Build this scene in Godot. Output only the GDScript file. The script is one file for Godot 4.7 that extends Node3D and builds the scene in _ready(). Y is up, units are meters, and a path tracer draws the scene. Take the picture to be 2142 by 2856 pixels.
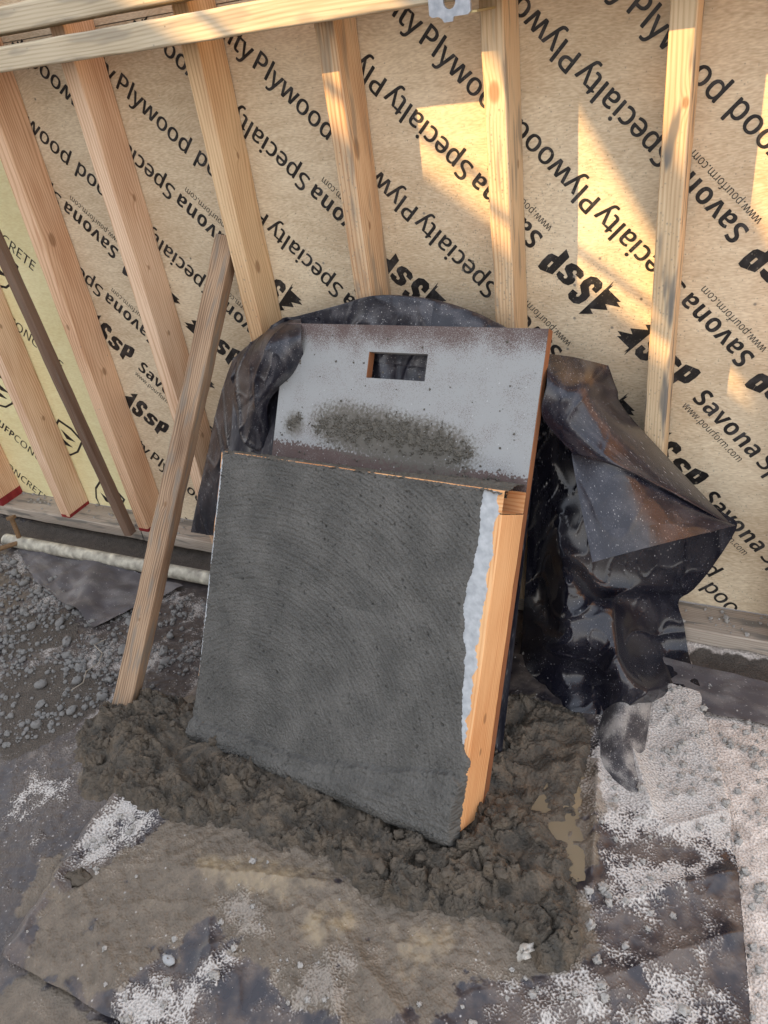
extends Node3D

const SUN := Vector3(0.642, -0.504, -0.577)   # the way the sunlight travels
var rng := RandomNumberGenerator.new()
var M := {}
var taken := {}

# ---------------------------------------------------------------- helpers
func numbered(called: String) -> String:
	if not taken.has(called):
		taken[called] = 0
		return called
	taken[called] += 1
	return "%s_%03d" % [called, taken[called]]

func tag(o, label: String, category: String, group := "", kind := ""):
	if label: o.set_meta("label", label)
	if category: o.set_meta("category", category)
	if group: o.set_meta("group", group)
	if kind: o.set_meta("kind", kind)
	return o

func thing(called: String, at: Vector3, label: String, category: String, group := "") -> Node3D:
	var o := Node3D.new()
	o.name = numbered(called)
	add_child(o)
	o.position = at
	tag(o, label, category, group)
	return o

func put(called: String, mesh: Mesh, material: Material, parent: Node = self) -> MeshInstance3D:
	var o := MeshInstance3D.new()
	o.name = numbered(called) if parent == self else called
	o.mesh = mesh
	if material: o.material_override = material
	o.cast_shadow = GeometryInstance3D.SHADOW_CASTING_SETTING_ON
	parent.add_child(o, true)
	return o

func noise(freq: float, sd: int, oct := 3, type := FastNoiseLite.TYPE_SIMPLEX_SMOOTH) -> FastNoiseLite:
	var n := FastNoiseLite.new()
	n.noise_type = type
	n.seed = sd
	n.frequency = freq
	n.fractal_octaves = oct
	if oct <= 1: n.fractal_type = FastNoiseLite.FRACTAL_NONE
	return n

func nbytes(w: int, h: int, freq: float, sd: int, oct := 3, type := FastNoiseLite.TYPE_SIMPLEX_SMOOTH) -> PackedByteArray:
	var n := noise(freq, sd, oct, type)
	if type == FastNoiseLite.TYPE_CELLULAR:
		n.cellular_return_type = FastNoiseLite.RETURN_DISTANCE
	var im := n.get_image(w, h, false, false, true)
	im.convert(Image.FORMAT_L8)
	return im.get_data()

func tex_rgb(w: int, h: int, d: PackedByteArray) -> ImageTexture:
	var im := Image.create_from_data(w, h, false, Image.FORMAT_RGB8, d)
	im.generate_mipmaps()
	return ImageTexture.create_from_image(im)

func tex_l(w: int, h: int, d: PackedByteArray) -> ImageTexture:
	var im := Image.create_from_data(w, h, false, Image.FORMAT_L8, d)
	im.generate_mipmaps()
	return ImageTexture.create_from_image(im)

func ntex(w: int, h: int, freq: float, sd: int, oct := 4, type := FastNoiseLite.TYPE_SIMPLEX_SMOOTH) -> ImageTexture:
	var n := noise(freq, sd, oct, type)
	var im := n.get_seamless_image(w, h, false, false, 0.1, true)
	im.convert(Image.FORMAT_L8)
	im.generate_mipmaps()
	return ImageTexture.create_from_image(im)

# noise tinted between two sRGB colours
func tinted(w: int, h: int, freq: float, sd: int, a: Color, b: Color, oct := 5) -> ImageTexture:
	var n := noise(freq, sd, oct)
	var im := n.get_seamless_image(w, h, false, false, 0.1, true)
	im.convert(Image.FORMAT_L8)
	var s := im.get_data()
	var d := PackedByteArray()
	d.resize(w * h * 3)
	for i in w * h:
		var t := s[i] / 255.0
		d[i * 3] = int(lerpf(a.r, b.r, t) * 255.0)
		d[i * 3 + 1] = int(lerpf(a.g, b.g, t) * 255.0)
		d[i * 3 + 2] = int(lerpf(a.b, b.b, t) * 255.0)
	return tex_rgb(w, h, d)

var grain_cache := {}
func grain(m: StandardMaterial3D, freq: float, sd: int, depth: float, bump := 4.0, oct := 4) -> StandardMaterial3D:
	var key := "%s %s" % [freq, sd]
	if not grain_cache.has(key):
		var n := noise(freq, sd, oct)
		var im := n.get_seamless_image(512, 512, false, false, 0.1, true)
		im.convert(Image.FORMAT_L8)
		im.bump_map_to_normal_map(bump)
		im.generate_mipmaps()
		grain_cache[key] = ImageTexture.create_from_image(im)
	m.normal_enabled = true
	m.normal_texture = grain_cache[key]
	m.normal_scale = depth
	return m

func c8(r: int, g: int, b: int) -> Color:
	return Color(r / 255.0, g / 255.0, b / 255.0)

func stdmat(albedo = null, rough := 0.8, spec := 0.4) -> StandardMaterial3D:
	var m := StandardMaterial3D.new()
	if albedo is Texture2D: m.albedo_texture = albedo
	elif albedo is Color: m.albedo_color = albedo
	m.roughness = rough
	m.metallic_specular = spec
	return m

func triplanar(m: StandardMaterial3D, per_metre: float, world := false) -> StandardMaterial3D:
	m.uv1_triplanar = true
	m.uv1_world_triplanar = world
	m.uv1_scale = Vector3.ONE * per_metre
	return m

# grid of points -> smooth mesh; P is row-major, nu columns, nv rows; up tells which side is the front
func grid_mesh(P: PackedVector3Array, UV: PackedVector2Array, nu: int, nv: int, up: Vector3, col := PackedColorArray(), keep := PackedByteArray()) -> ArrayMesh:
	var N := PackedVector3Array()
	N.resize(nu * nv)
	var flip := 1.0
	var mid := (nv / 2) * nu + nu / 2
	var g := (P[mid + 1] - P[mid]).cross(P[mid + nu] - P[mid])
	if g.dot(up) < 0.0: flip = -1.0
	for j in nv:
		var j0 := maxi(j - 1, 0) * nu
		var j1 := mini(j + 1, nv - 1) * nu
		for i in nu:
			var k := j * nu
			var du := P[k + mini(i + 1, nu - 1)] - P[k + maxi(i - 1, 0)]
			var dv := P[j1 + i] - P[j0 + i]
			N[k + i] = (du.cross(dv) * flip).normalized()
	var I := PackedInt32Array()
	I.resize((nu - 1) * (nv - 1) * 6)
	var c := 0
	for j in nv - 1:
		for i in nu - 1:
			var a := j * nu + i
			if keep.size() > 0 and (keep[a] == 0 or keep[a + 1] == 0 or keep[a + nu] == 0 or keep[a + nu + 1] == 0):
				continue
			if flip > 0.0:
				I[c] = a; I[c + 1] = a + nu; I[c + 2] = a + 1
				I[c + 3] = a + 1; I[c + 4] = a + nu; I[c + 5] = a + nu + 1
			else:
				I[c] = a; I[c + 1] = a + 1; I[c + 2] = a + nu
				I[c + 3] = a + 1; I[c + 4] = a + nu + 1; I[c + 5] = a + nu
			c += 6
	I.resize(c)
	var A := []
	A.resize(Mesh.ARRAY_MAX)
	A[Mesh.ARRAY_VERTEX] = P
	A[Mesh.ARRAY_NORMAL] = N
	A[Mesh.ARRAY_TEX_UV] = UV
	if col.size() > 0: A[Mesh.ARRAY_COLOR] = col
	A[Mesh.ARRAY_INDEX] = I
	var m := ArrayMesh.new()
	m.add_surface_from_arrays(Mesh.PRIMITIVE_TRIANGLES, A)
	return m

# flat-faced quad with its own normal; corners run clockwise seen from the front
func quad(st: SurfaceTool, a: Vector3, b: Vector3, c: Vector3, d: Vector3, ua := Vector2(0, 0), ub := Vector2(1, 0), uc := Vector2(1, 1), ud := Vector2(0, 1)):
	var n := (c - a).cross(b - a).normalized()
	for t in [[a, ua], [b, ub], [c, uc], [a, ua], [c, uc], [d, ud]]:
		st.set_normal(n)
		st.set_uv(t[1])
		st.add_vertex(t[0])

# box whose front face maps uv over the rectangle [ux0..ux1] x [uy0..uy1]
func slab(x0: float, x1: float, y0: float, y1: float, z0: float, z1: float, uvr := Rect2(0, 0, 1, 1)) -> ArrayMesh:
	var st := SurfaceTool.new()
	st.begin(Mesh.PRIMITIVE_TRIANGLES)
	var u := func(x, y): return Vector2((x - uvr.position.x) / uvr.size.x, 1.0 - (y - uvr.position.y) / uvr.size.y)
	quad(st, Vector3(x0, y1, z1), Vector3(x1, y1, z1), Vector3(x1, y0, z1), Vector3(x0, y0, z1), u.call(x0, y1), u.call(x1, y1), u.call(x1, y0), u.call(x0, y0))
	quad(st, Vector3(x1, y1, z0), Vector3(x0, y1, z0), Vector3(x0, y0, z0), Vector3(x1, y0, z0), u.call(x1, y1), u.call(x0, y1), u.call(x0, y0), u.call(x1, y0))
	quad(st, Vector3(x0, y1, z0), Vector3(x1, y1, z0), Vector3(x1, y1, z1), Vector3(x0, y1, z1), u.call(x0, y1), u.call(x1, y1), u.call(x1, y1), u.call(x0, y1))
	quad(st, Vector3(x0, y0, z1), Vector3(x1, y0, z1), Vector3(x1, y0, z0), Vector3(x0, y0, z0), u.call(x0, y0), u.call(x1, y0), u.call(x1, y0), u.call(x0, y0))
	quad(st, Vector3(x0, y1, z0), Vector3(x0, y1, z1), Vector3(x0, y0, z1), Vector3(x0, y0, z0), u.call(x0, y1), u.call(x0, y1), u.call(x0, y0), u.call(x0, y0))
	quad(st, Vector3(x1, y1, z1), Vector3(x1, y1, z0), Vector3(x1, y0, z0), Vector3(x1, y0, z1), u.call(x1, y1), u.call(x1, y1), u.call(x1, y0), u.call(x1, y0))
	return st.commit()

# sawn timber along +Y from 0 to len, section w (x) by d (z) centred, eased edges, slightly bowed;
# u runs round the section from the middle of the back, v along the length
func timber(w: float, d: float, length: float, ease := 0.004, sd := 1, rag := 0.0006, steps := 36, v0 := 0.0, vlen := 1.35) -> ArrayMesh:
	var ring := []
	var hw := w * 0.5
	var hd := d * 0.5
	var corners := [[Vector2(hw - ease, -hd + ease), -PI / 2, 0.0], [Vector2(hw - ease, hd - ease), 0.0, PI / 2], [Vector2(-hw + ease, hd - ease), PI / 2, PI], [Vector2(-hw + ease, -hd + ease), PI, PI * 1.5]]
	ring.append(Vector2(0, -hd))
	for c in corners:
		for k in 4:
			var a: float = lerpf(c[1], c[2], k / 3.0)
			ring.append(c[0] + Vector2(cos(a), sin(a)) * ease)
	ring.append(Vector2(0, -hd))
	var n := ring.size()
	var per := [0.0]
	for i in range(1, n): per.append(per[i - 1] + (ring[i] - ring[i - 1]).length())
	var nz := noise(9.0, sd, 3)
	var P := PackedVector3Array()
	var UV := PackedVector2Array()
	for j in steps + 1:
		var y := length * j / steps
		var bow := Vector2(nz.get_noise_2d(y * 0.06, 3.0), nz.get_noise_2d(y * 0.06, 9.0)) * 0.0012
		for i in n:
			var q: Vector2 = ring[i]
			var r := 1.0 + nz.get_noise_3d(q.x * 3.0, y * 1.2, q.y * 3.0) * rag / hw
			q = q * r + bow
			P.append(Vector3(q.x, y, q.y))
			UV.append(Vector2(per[i] / per[n - 1], 1.0 - v0 - y / vlen))
	var body := grid_mesh(P, UV, n, steps + 1, Vector3(0, 0, 1))
	var st := SurfaceTool.new()
	st.begin(Mesh.PRIMITIVE_TRIANGLES)
	st.append_from(body, 0, Transform3D())
	for e in [0, 1]:
		var o: int = 0 if e == 0 else steps * n
		var cen := Vector3(0, length * e, 0)
		var nn := Vector3(0, -1 if e == 0 else 1, 0)
		for i in n - 1:
			var a := P[o + i]
			var b := P[o + i + 1]
			if ((b - cen).cross(a - cen)).dot(nn) < 0.0:
				var t := a
				a = b
				b = t
			for q in [cen, a, b]:
				st.set_normal(nn)
				st.set_uv(Vector2(0.3 + q.x * 2.0, 0.5 + q.z * 0.7))
				st.add_vertex(q)
	return st.commit()

# place a timber mesh so that its +Y runs from a to b and its +Z face looks towards face
func along(o: Node3D, a: Vector3, b: Vector3, face: Vector3):
	var y := (b - a).normalized()
	var z := (face - y * face.dot(y)).normalized()
	var x := y.cross(z)
	o.transform = Transform3D(Basis(x, y, z), a)

func tube(pts: Array, r: float, sides := 10, capped := true) -> ArrayMesh:
	var st := SurfaceTool.new()
	st.begin(Mesh.PRIMITIVE_TRIANGLES)
	var rings := []
	for i in pts.size():
		var d: Vector3 = ((pts[mini(i + 1, pts.size() - 1)] as Vector3) - (pts[maxi(i - 1, 0)] as Vector3)).normalized()
		var s := d.cross(Vector3(0.13, 0.97, 0.2)).normalized()
		var t := s.cross(d)
		var rr := []
		for k in sides + 1:
			var a := TAU * k / sides
			rr.append([pts[i] + (s * cos(a) + t * sin(a)) * r, s * cos(a) + t * sin(a), Vector2(float(k) / sides, float(i) / (pts.size() - 1))])
		rings.append(rr)
	for i in pts.size() - 1:
		for k in sides:
			for q in [rings[i][k], rings[i][k + 1], rings[i + 1][k], rings[i][k + 1], rings[i + 1][k + 1], rings[i + 1][k]]:
				st.set_normal(q[1])
				st.set_uv(q[2])
				st.add_vertex(q[0])
	if capped:
		for e in [0, pts.size() - 1]:
			var nn: Vector3 = (pts[e] - pts[1 if e == 0 else e - 1]).normalized()
			for k in sides:
				var a = rings[e][k][0]
				var b = rings[e][k + 1][0]
				if ((b - pts[e]).cross(a - pts[e])).dot(nn) < 0.0:
					var t2 = a
					a = b
					b = t2
				for q in [pts[e], a, b]:
					st.set_normal(nn)
					st.set_uv(Vector2.ZERO)
					st.add_vertex(q)
	return st.commit()

# a lump: sphere pushed in and out by noise
func lump(sd: int, rough: float, flat := 0.75, rings := 8, segs := 12) -> ArrayMesh:
	var nz := noise(1.0, sd, 3)
	var P := PackedVector3Array()
	var UV := PackedVector2Array()
	for j in rings + 1:
		var a := PI * j / rings
		for i in segs + 1:
			var b := TAU * i / segs
			var d := Vector3(sin(a) * cos(b), cos(a), sin(a) * sin(b))
			var r := 1.0 + nz.get_noise_3dv(d * 0.9) * rough + nz.get_noise_3dv(d * 2.6 + Vector3(7, 0, 0)) * rough * 0.45
			P.append(Vector3(d.x * r, d.y * r * flat, d.z * r * 0.85))
			UV.append(Vector2(float(i) / segs, float(j) / rings))
	return grid_mesh(P, UV, segs + 1, rings + 1, P[(rings / 2) * (segs + 1) + segs / 2])

# smooth sheet through a net of control points
func cr(a: Vector3, b: Vector3, c: Vector3, d: Vector3, t: float) -> Vector3:
	return 0.5 * (2.0 * b + (c - a) * t + (2.0 * a - 5.0 * b + 4.0 * c - d) * t * t + (3.0 * b - a - 3.0 * c + d) * t * t * t)

func sheet_patch(net: Array, sub: int, up: Vector3, wrinkle: float, sd: int, uvs := Vector2(1, 1), uvo := Vector2.ZERO) -> ArrayMesh:
	var rows := net.size()
	var cols: int = net[0].size()
	var nu := (cols - 1) * sub + 1
	var nv := (rows - 1) * sub + 1
	var wide := []
	for r in net:
		var line := []
		for i in nu:
			var k := mini(i / sub, cols - 2)
			var t := float(i - k * sub) / sub
			line.append(cr(r[maxi(k - 1, 0)], r[k], r[k + 1], r[mini(k + 2, cols - 1)], t))
		wide.append(line)
	var P := PackedVector3Array()
	var UV := PackedVector2Array()
	var n1 := noise(5.5, sd, 1)
	var n2 := noise(17.0, sd + 1, 1)
	for j in nv:
		var k := mini(j / sub, rows - 2)
		var t := float(j - k * sub) / sub
		for i in nu:
			var q := cr(wide[maxi(k - 1, 0)][i], wide[k][i], wide[k + 1][i], wide[mini(k + 2, rows - 1)][i], t)
			var edge := minf(minf(i, nu - 1 - i) / float(sub), 1.0)
			var f := 1.0 - absf(n1.get_noise_3dv(q)) * 2.0
			var f2 := 1.0 - absf(n2.get_noise_3dv(q * Vector3(1.0, 0.6, 1.0))) * 2.2
			q += up * (wrinkle * (pow(maxf(f, 0.0), 5.0) - 0.2) + wrinkle * 0.30 * (pow(maxf(f2, 0.0), 4.0) - 0.2)) * (0.3 + 0.7 * edge)
			if q.y < 0.004: q.y = 0.004
			P.append(q)
			UV.append(Vector2(float(i) / (nu - 1) * uvs.x, float(j) / (nv - 1) * uvs.y) + uvo)
	return grid_mesh(P, UV, nu, nv, up)

# ---------------------------------------------------------------- measured outlines, metres
const LEFT_WING := [
	[Vector3(-0.868, 0.728, 0.115), Vector3(-0.929, 0.714, 0.115), Vector3(-1.010, 0.670, 0.110), Vector3(-1.080, 0.624, 0.105)],
	[Vector3(-0.841, 0.708, 0.170), Vector3(-0.891, 0.706, 0.200), Vector3(-0.976, 0.653, 0.180), Vector3(-1.109, 0.571, 0.120)],
	[Vector3(-0.857, 0.635, 0.170), Vector3(-0.883, 0.644, 0.220), Vector3(-0.987, 0.585, 0.200), Vector3(-1.164, 0.485, 0.115)],
	[Vector3(-0.930, 0.574, 0.210), Vector3(-0.970, 0.556, 0.220), Vector3(-1.077, 0.486, 0.175), Vector3(-1.222, 0.376, 0.115)],
	[Vector3(-0.956, 0.445, 0.200), Vector3(-0.986, 0.456, 0.225), Vector3(-1.122, 0.368, 0.175), Vector3(-1.287, 0.256, 0.115)],
	[Vector3(-0.988, 0.214, 0.220), Vector3(-1.036, 0.212, 0.230), Vector3(-1.203, 0.141, 0.170), Vector3(-1.378, 0.087, 0.112)],
]
const FLAP := [
	[Vector3(-0.333, 0.696, 0.170), Vector3(-0.296, 0.684, 0.150), Vector3(-0.263, 0.668, 0.130), Vector3(-0.235, 0.650, 0.105)],
	[Vector3(-0.311, 0.679, 0.250), Vector3(-0.273, 0.675, 0.265), Vector3(-0.243, 0.667, 0.215), Vector3(-0.218, 0.606, 0.108)],
	[Vector3(-0.316, 0.620, 0.265), Vector3(-0.269, 0.629, 0.285), Vector3(-0.226, 0.629, 0.250), Vector3(-0.191, 0.552, 0.110)],
	[Vector3(-0.261, 0.567, 0.285), Vector3(-0.184, 0.561, 0.300), Vector3(-0.107, 0.479, 0.225), Vector3(-0.006, 0.360, 0.125)],
	[Vector3(-0.263, 0.553, 0.274), Vector3(-0.184, 0.547, 0.290), Vector3(-0.107, 0.464, 0.215), Vector3(-0.005, 0.350, 0.118)],
	[Vector3(-0.236, 0.495, 0.330), Vector3(-0.166, 0.494, 0.320), Vector3(-0.089, 0.441, 0.235), Vector3(0.005, 0.349, 0.122)],
	[Vector3(-0.201, 0.416, 0.390), Vector3(-0.132, 0.426, 0.350), Vector3(-0.066, 0.399, 0.260), Vector3(0.013, 0.347, 0.125)],
]
const UNDER := [
	[Vector3(-0.401, 0.609, 0.120), Vector3(-0.360, 0.602, 0.120), Vector3(-0.317, 0.593, 0.115), Vector3(-0.261, 0.576, 0.110), Vector3(-0.207, 0.541, 0.100), Vector3(-0.122, 0.454, 0.100), Vector3(-0.014, 0.357, 0.105)],
	[Vector3(-0.388, 0.435, 0.120), Vector3(-0.349, 0.428, 0.120), Vector3(-0.302, 0.423, 0.120), Vector3(-0.238, 0.410, 0.120), Vector3(-0.159, 0.393, 0.110), Vector3(-0.081, 0.365, 0.100), Vector3(0.015, 0.338, 0.112)],
	[Vector3(-0.384, 0.282, 0.150), Vector3(-0.344, 0.278, 0.170), Vector3(-0.298, 0.296, 0.200), Vector3(-0.243, 0.261, 0.170), Vector3(-0.158, 0.248, 0.130), Vector3(-0.079, 0.242, 0.110), Vector3(-0.014, 0.241, 0.108)],
	[Vector3(-0.383, 0.179, 0.180), Vector3(-0.343, 0.178, 0.200), Vector3(-0.272, 0.278, 0.270), Vector3(-0.217, 0.199, 0.200), Vector3(-0.144, 0.185, 0.140), Vector3(-0.091, 0.165, 0.115), Vector3(-0.047, 0.160, 0.100)],
	[Vector3(-0.386, 0.089, 0.200), Vector3(-0.303, 0.152, 0.280), Vector3(-0.258, 0.214, 0.310), Vector3(-0.190, 0.215, 0.250), Vector3(-0.187, 0.164, 0.180), Vector3(-0.117, 0.130, 0.110), Vector3(-0.075, 0.116, 0.097)],
	[Vector3(-0.388, 0.008, 0.220), Vector3(-0.281, 0.152, 0.330), Vector3(-0.226, 0.160, 0.330), Vector3(-0.175, 0.183, 0.300), Vector3(-0.170, 0.133, 0.220), Vector3(-0.111, 0.065, 0.125), Vector3(-0.059, 0.056, 0.100)],
	[Vector3(-0.385, -0.015, 0.270), Vector3(-0.287, 0.067, 0.310), Vector3(-0.220, 0.073, 0.310), Vector3(-0.163, 0.157, 0.340), Vector3(-0.147, 0.085, 0.260), Vector3(-0.095, 0.011, 0.150), Vector3(-0.046, 0.010, 0.120)],
	[Vector3(-0.382, -0.036, 0.320), Vector3(-0.280, 0.017, 0.340), Vector3(-0.195, 0.045, 0.340), Vector3(-0.143, 0.105, 0.370), Vector3(-0.100, 0.078, 0.330), Vector3(-0.066, 0.004, 0.220), Vector3(-0.030, -0.007, 0.170)],
	[Vector3(-0.361, 0.003, 0.418), Vector3(-0.245, 0.003, 0.406), Vector3(-0.176, 0.003, 0.383), Vector3(-0.154, 0.003, 0.358), Vector3(-0.096, 0.003, 0.301), Vector3(-0.049, 0.003, 0.254), Vector3(-0.007, 0.003, 0.227)],
]
const TAIL := [
	[Vector3(-0.172, 0.030, 0.292), Vector3(-0.143, 0.090, 0.327), Vector3(-0.095, 0.020, 0.272)],
	[Vector3(-0.179, 0.022, 0.389), Vector3(-0.141, 0.058, 0.392), Vector3(-0.091, 0.018, 0.357)],
	[Vector3(-0.173, 0.020, 0.479), Vector3(-0.124, 0.048, 0.475), Vector3(-0.086, 0.018, 0.448)],
	[Vector3(-0.120, 0.018, 0.526), Vector3(-0.092, 0.034, 0.522), Vector3(-0.069, 0.017, 0.506)],
	[Vector3(-0.075, 0.014, 0.554), Vector3(-0.067, 0.019, 0.551), Vector3(-0.058, 0.014, 0.538)],
]
const HUMP := [
	[Vector3(-1.062, 0.502, 0.093), Vector3(-0.934, 0.592, 0.093), Vector3(-0.884, 0.605, 0.093), Vector3(-0.788, 0.632, 0.093), Vector3(-0.693, 0.657, 0.093), Vector3(-0.607, 0.658, 0.093), Vector3(-0.532, 0.646, 0.093), Vector3(-0.448, 0.620, 0.093), Vector3(-0.383, 0.592, 0.093), Vector3(-0.328, 0.574, 0.093)],
	[Vector3(-1.062, 0.622, 0.100), Vector3(-0.934, 0.712, 0.108), Vector3(-0.884, 0.725, 0.108), Vector3(-0.788, 0.752, 0.110), Vector3(-0.693, 0.777, 0.112), Vector3(-0.607, 0.778, 0.114), Vector3(-0.532, 0.766, 0.116), Vector3(-0.448, 0.740, 0.125), Vector3(-0.383, 0.712, 0.140), Vector3(-0.328, 0.694, 0.165)],
	[Vector3(-1.062, 0.602, 0.149), Vector3(-0.934, 0.692, 0.111), Vector3(-0.884, 0.705, 0.110), Vector3(-0.788, 0.705, 0.124), Vector3(-0.693, 0.705, 0.138), Vector3(-0.607, 0.705, 0.151), Vector3(-0.532, 0.705, 0.162), Vector3(-0.448, 0.705, 0.174), Vector3(-0.383, 0.692, 0.192), Vector3(-0.328, 0.674, 0.211)],
	[Vector3(-1.062, 0.582, 0.151), Vector3(-0.934, 0.665, 0.118), Vector3(-0.884, 0.665, 0.125), Vector3(-0.788, 0.665, 0.139), Vector3(-0.693, 0.665, 0.153), Vector3(-0.607, 0.665, 0.166), Vector3(-0.532, 0.665, 0.177), Vector3(-0.448, 0.665, 0.189), Vector3(-0.383, 0.665, 0.199), Vector3(-0.328, 0.654, 0.214)],
	[Vector3(-1.062, 0.562, 0.156), Vector3(-0.934, 0.580, 0.164), Vector3(-0.884, 0.580, 0.171), Vector3(-0.788, 0.580, 0.185), Vector3(-0.693, 0.580, 0.199), Vector3(-0.607, 0.580, 0.211), Vector3(-0.532, 0.580, 0.223), Vector3(-0.448, 0.580, 0.235), Vector3(-0.383, 0.580, 0.244), Vector3(-0.328, 0.580, 0.252)],
	[Vector3(-1.062, 0.030, 0.462), Vector3(-0.934, 0.030, 0.480), Vector3(-0.884, 0.030, 0.488), Vector3(-0.788, 0.030, 0.502), Vector3(-0.693, 0.030, 0.516), Vector3(-0.607, 0.030, 0.528), Vector3(-0.532, 0.030, 0.539), Vector3(-0.448, 0.030, 0.552), Vector3(-0.383, 0.030, 0.561), Vector3(-0.328, 0.030, 0.569)],
]
const DUST := [
	[Vector2(-1.025, 1.000), Vector2(-1.030, 0.809), Vector2(-0.960, 0.842), Vector2(-0.911, 0.889), Vector2(-0.941, 0.979), Vector2(-0.984, 1.019)],
	[Vector2(-0.149, 0.384), Vector2(-0.083, 0.300), Vector2(-0.024, 0.189), Vector2(0.032, 0.372), Vector2(0.062, 0.508), Vector2(0.013, 0.544), Vector2(-0.036, 0.522), Vector2(-0.072, 0.593), Vector2(-0.115, 0.654), Vector2(-0.153, 0.622), Vector2(-0.159, 0.513)],
	[Vector2(-0.136, 0.705), Vector2(-0.051, 0.631), Vector2(0.036, 0.635), Vector2(0.028, 0.687), Vector2(-0.037, 0.723), Vector2(-0.107, 0.737)],
	[Vector2(-0.112, 0.786), Vector2(-0.021, 0.744), Vector2(-0.053, 0.801), Vector2(-0.120, 0.848)],
	[Vector2(-0.145, 0.940), Vector2(-0.095, 0.867), Vector2(-0.009, 0.827), Vector2(0.076, 0.787), Vector2(0.104, 0.843)],
	[Vector2(-0.220, 0.922), Vector2(-0.174, 0.883), Vector2(-0.133, 0.881), Vector2(-0.135, 0.954), Vector2(-0.202, 0.980)],
	[Vector2(-0.798, 1.173), Vector2(-0.744, 1.101), Vector2(-0.674, 1.082), Vector2(-0.594, 1.094), Vector2(-0.589, 1.126), Vector2(-0.753, 1.190)],
	[Vector2(-0.533, 0.998), Vector2(-0.455, 0.953), Vector2(-0.424, 1.000), Vector2(-0.473, 1.074), Vector2(-0.519, 1.078)],
	[Vector2(-1.250, 0.965), Vector2(-1.246, 0.882), Vector2(-1.191, 0.802), Vector2(-1.184, 0.953)],
	[Vector2(-0.748, 0.982), Vector2(-0.640, 0.941), Vector2(-0.569, 0.996), Vector2(-0.623, 1.024)],
]
const MUD := [
	[Vector2(-0.957, 1.167), Vector2(-0.992, 1.080), Vector2(-0.939, 0.969), Vector2(-0.879, 0.836), Vector2(-0.701, 0.845), Vector2(-0.574, 0.828), Vector2(-0.415, 0.859), Vector2(-0.309, 0.836), Vector2(-0.252, 0.891), Vector2(-0.282, 0.994), Vector2(-0.482, 1.072), Vector2(-0.605, 1.025), Vector2(-0.678, 0.998), Vector2(-0.729, 1.008), Vector2(-0.749, 1.095), Vector2(-0.774, 1.156)],
	[Vector2(-0.314, 0.821), Vector2(-0.126, 0.752), Vector2(-0.095, 0.832), Vector2(-0.145, 0.886), Vector2(-0.222, 0.915), Vector2(-0.281, 0.917)],
	[Vector2(-0.252, 0.489), Vector2(-0.166, 0.482), Vector2(-0.125, 0.602), Vector2(-0.136, 0.705), Vector2(-0.185, 0.724)],
	[Vector2(-0.998, 1.190), Vector2(-0.876, 1.174), Vector2(-0.764, 1.177), Vector2(-0.723, 1.224), Vector2(-0.928, 1.305)],
	[Vector2(-1.082, 1.049), Vector2(-1.073, 0.988), Vector2(-1.020, 1.017), Vector2(-1.023, 1.083), Vector2(-1.061, 1.123)],
]
const SLURRY := [
	[Vector2(-0.807, 0.902), Vector2(-0.686, 0.868), Vector2(-0.561, 0.851), Vector2(-0.496, 0.854), Vector2(-0.579, 0.919), Vector2(-0.691, 0.952), Vector2(-0.761, 0.951)],
	[Vector2(-0.567, 0.940), Vector2(-0.459, 0.875), Vector2(-0.441, 0.948), Vector2(-0.540, 0.985)],
	[Vector2(-0.406, 0.880), Vector2(-0.302, 0.857), Vector2(-0.294, 0.922), Vector2(-0.369, 0.965)],
]
const SOIL := [
	[Vector2(-2.338, 0.080), Vector2(-1.380, 0.060), Vector2(-1.246, 0.182), Vector2(-1.974, 0.210), Vector2(-2.161, 0.232)],
	[Vector2(-0.062, 0.099), Vector2(0.147, 0.081), Vector2(0.149, 0.182), Vector2(-0.017, 0.173)],
	[Vector2(-1.597, 0.657), Vector2(-1.415, 0.551), Vector2(-1.254, 0.629), Vector2(-1.270, 0.749), Vector2(-1.357, 0.870)],
	[Vector2(-1.753, 0.485), Vector2(-1.578, 0.416), Vector2(-1.480, 0.501), Vector2(-1.625, 0.632)],
]
const PILE := [
	[Vector2(-1.174, 0.838), Vector2(-1.086, 0.733), Vector2(-1.084, 0.624), Vector2(-1.028, 0.578), Vector2(-0.726, 0.538), Vector2(-0.421, 0.515), Vector2(-0.402, 0.395), Vector2(-0.373, 0.359), Vector2(-0.276, 0.355), Vector2(-0.202, 0.395), Vector2(-0.171, 0.478), Vector2(-0.176, 0.575), Vector2(-0.181, 0.626), Vector2(-0.160, 0.701), Vector2(-0.128, 0.795), Vector2(-0.113, 0.849), Vector2(-0.165, 0.890), Vector2(-0.231, 0.834), Vector2(-0.337, 0.842), Vector2(-0.437, 0.879), Vector2(-0.569, 0.830), Vector2(-0.700, 0.839), Vector2(-0.832, 0.845), Vector2(-0.940, 0.850), Vector2(-1.070, 0.839)],
	[Vector2(-1.248, 0.733), Vector2(-1.203, 0.676), Vector2(-1.135, 0.611), Vector2(-1.074, 0.621), Vector2(-1.072, 0.689), Vector2(-1.108, 0.753), Vector2(-1.180, 0.790)],
]

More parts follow.
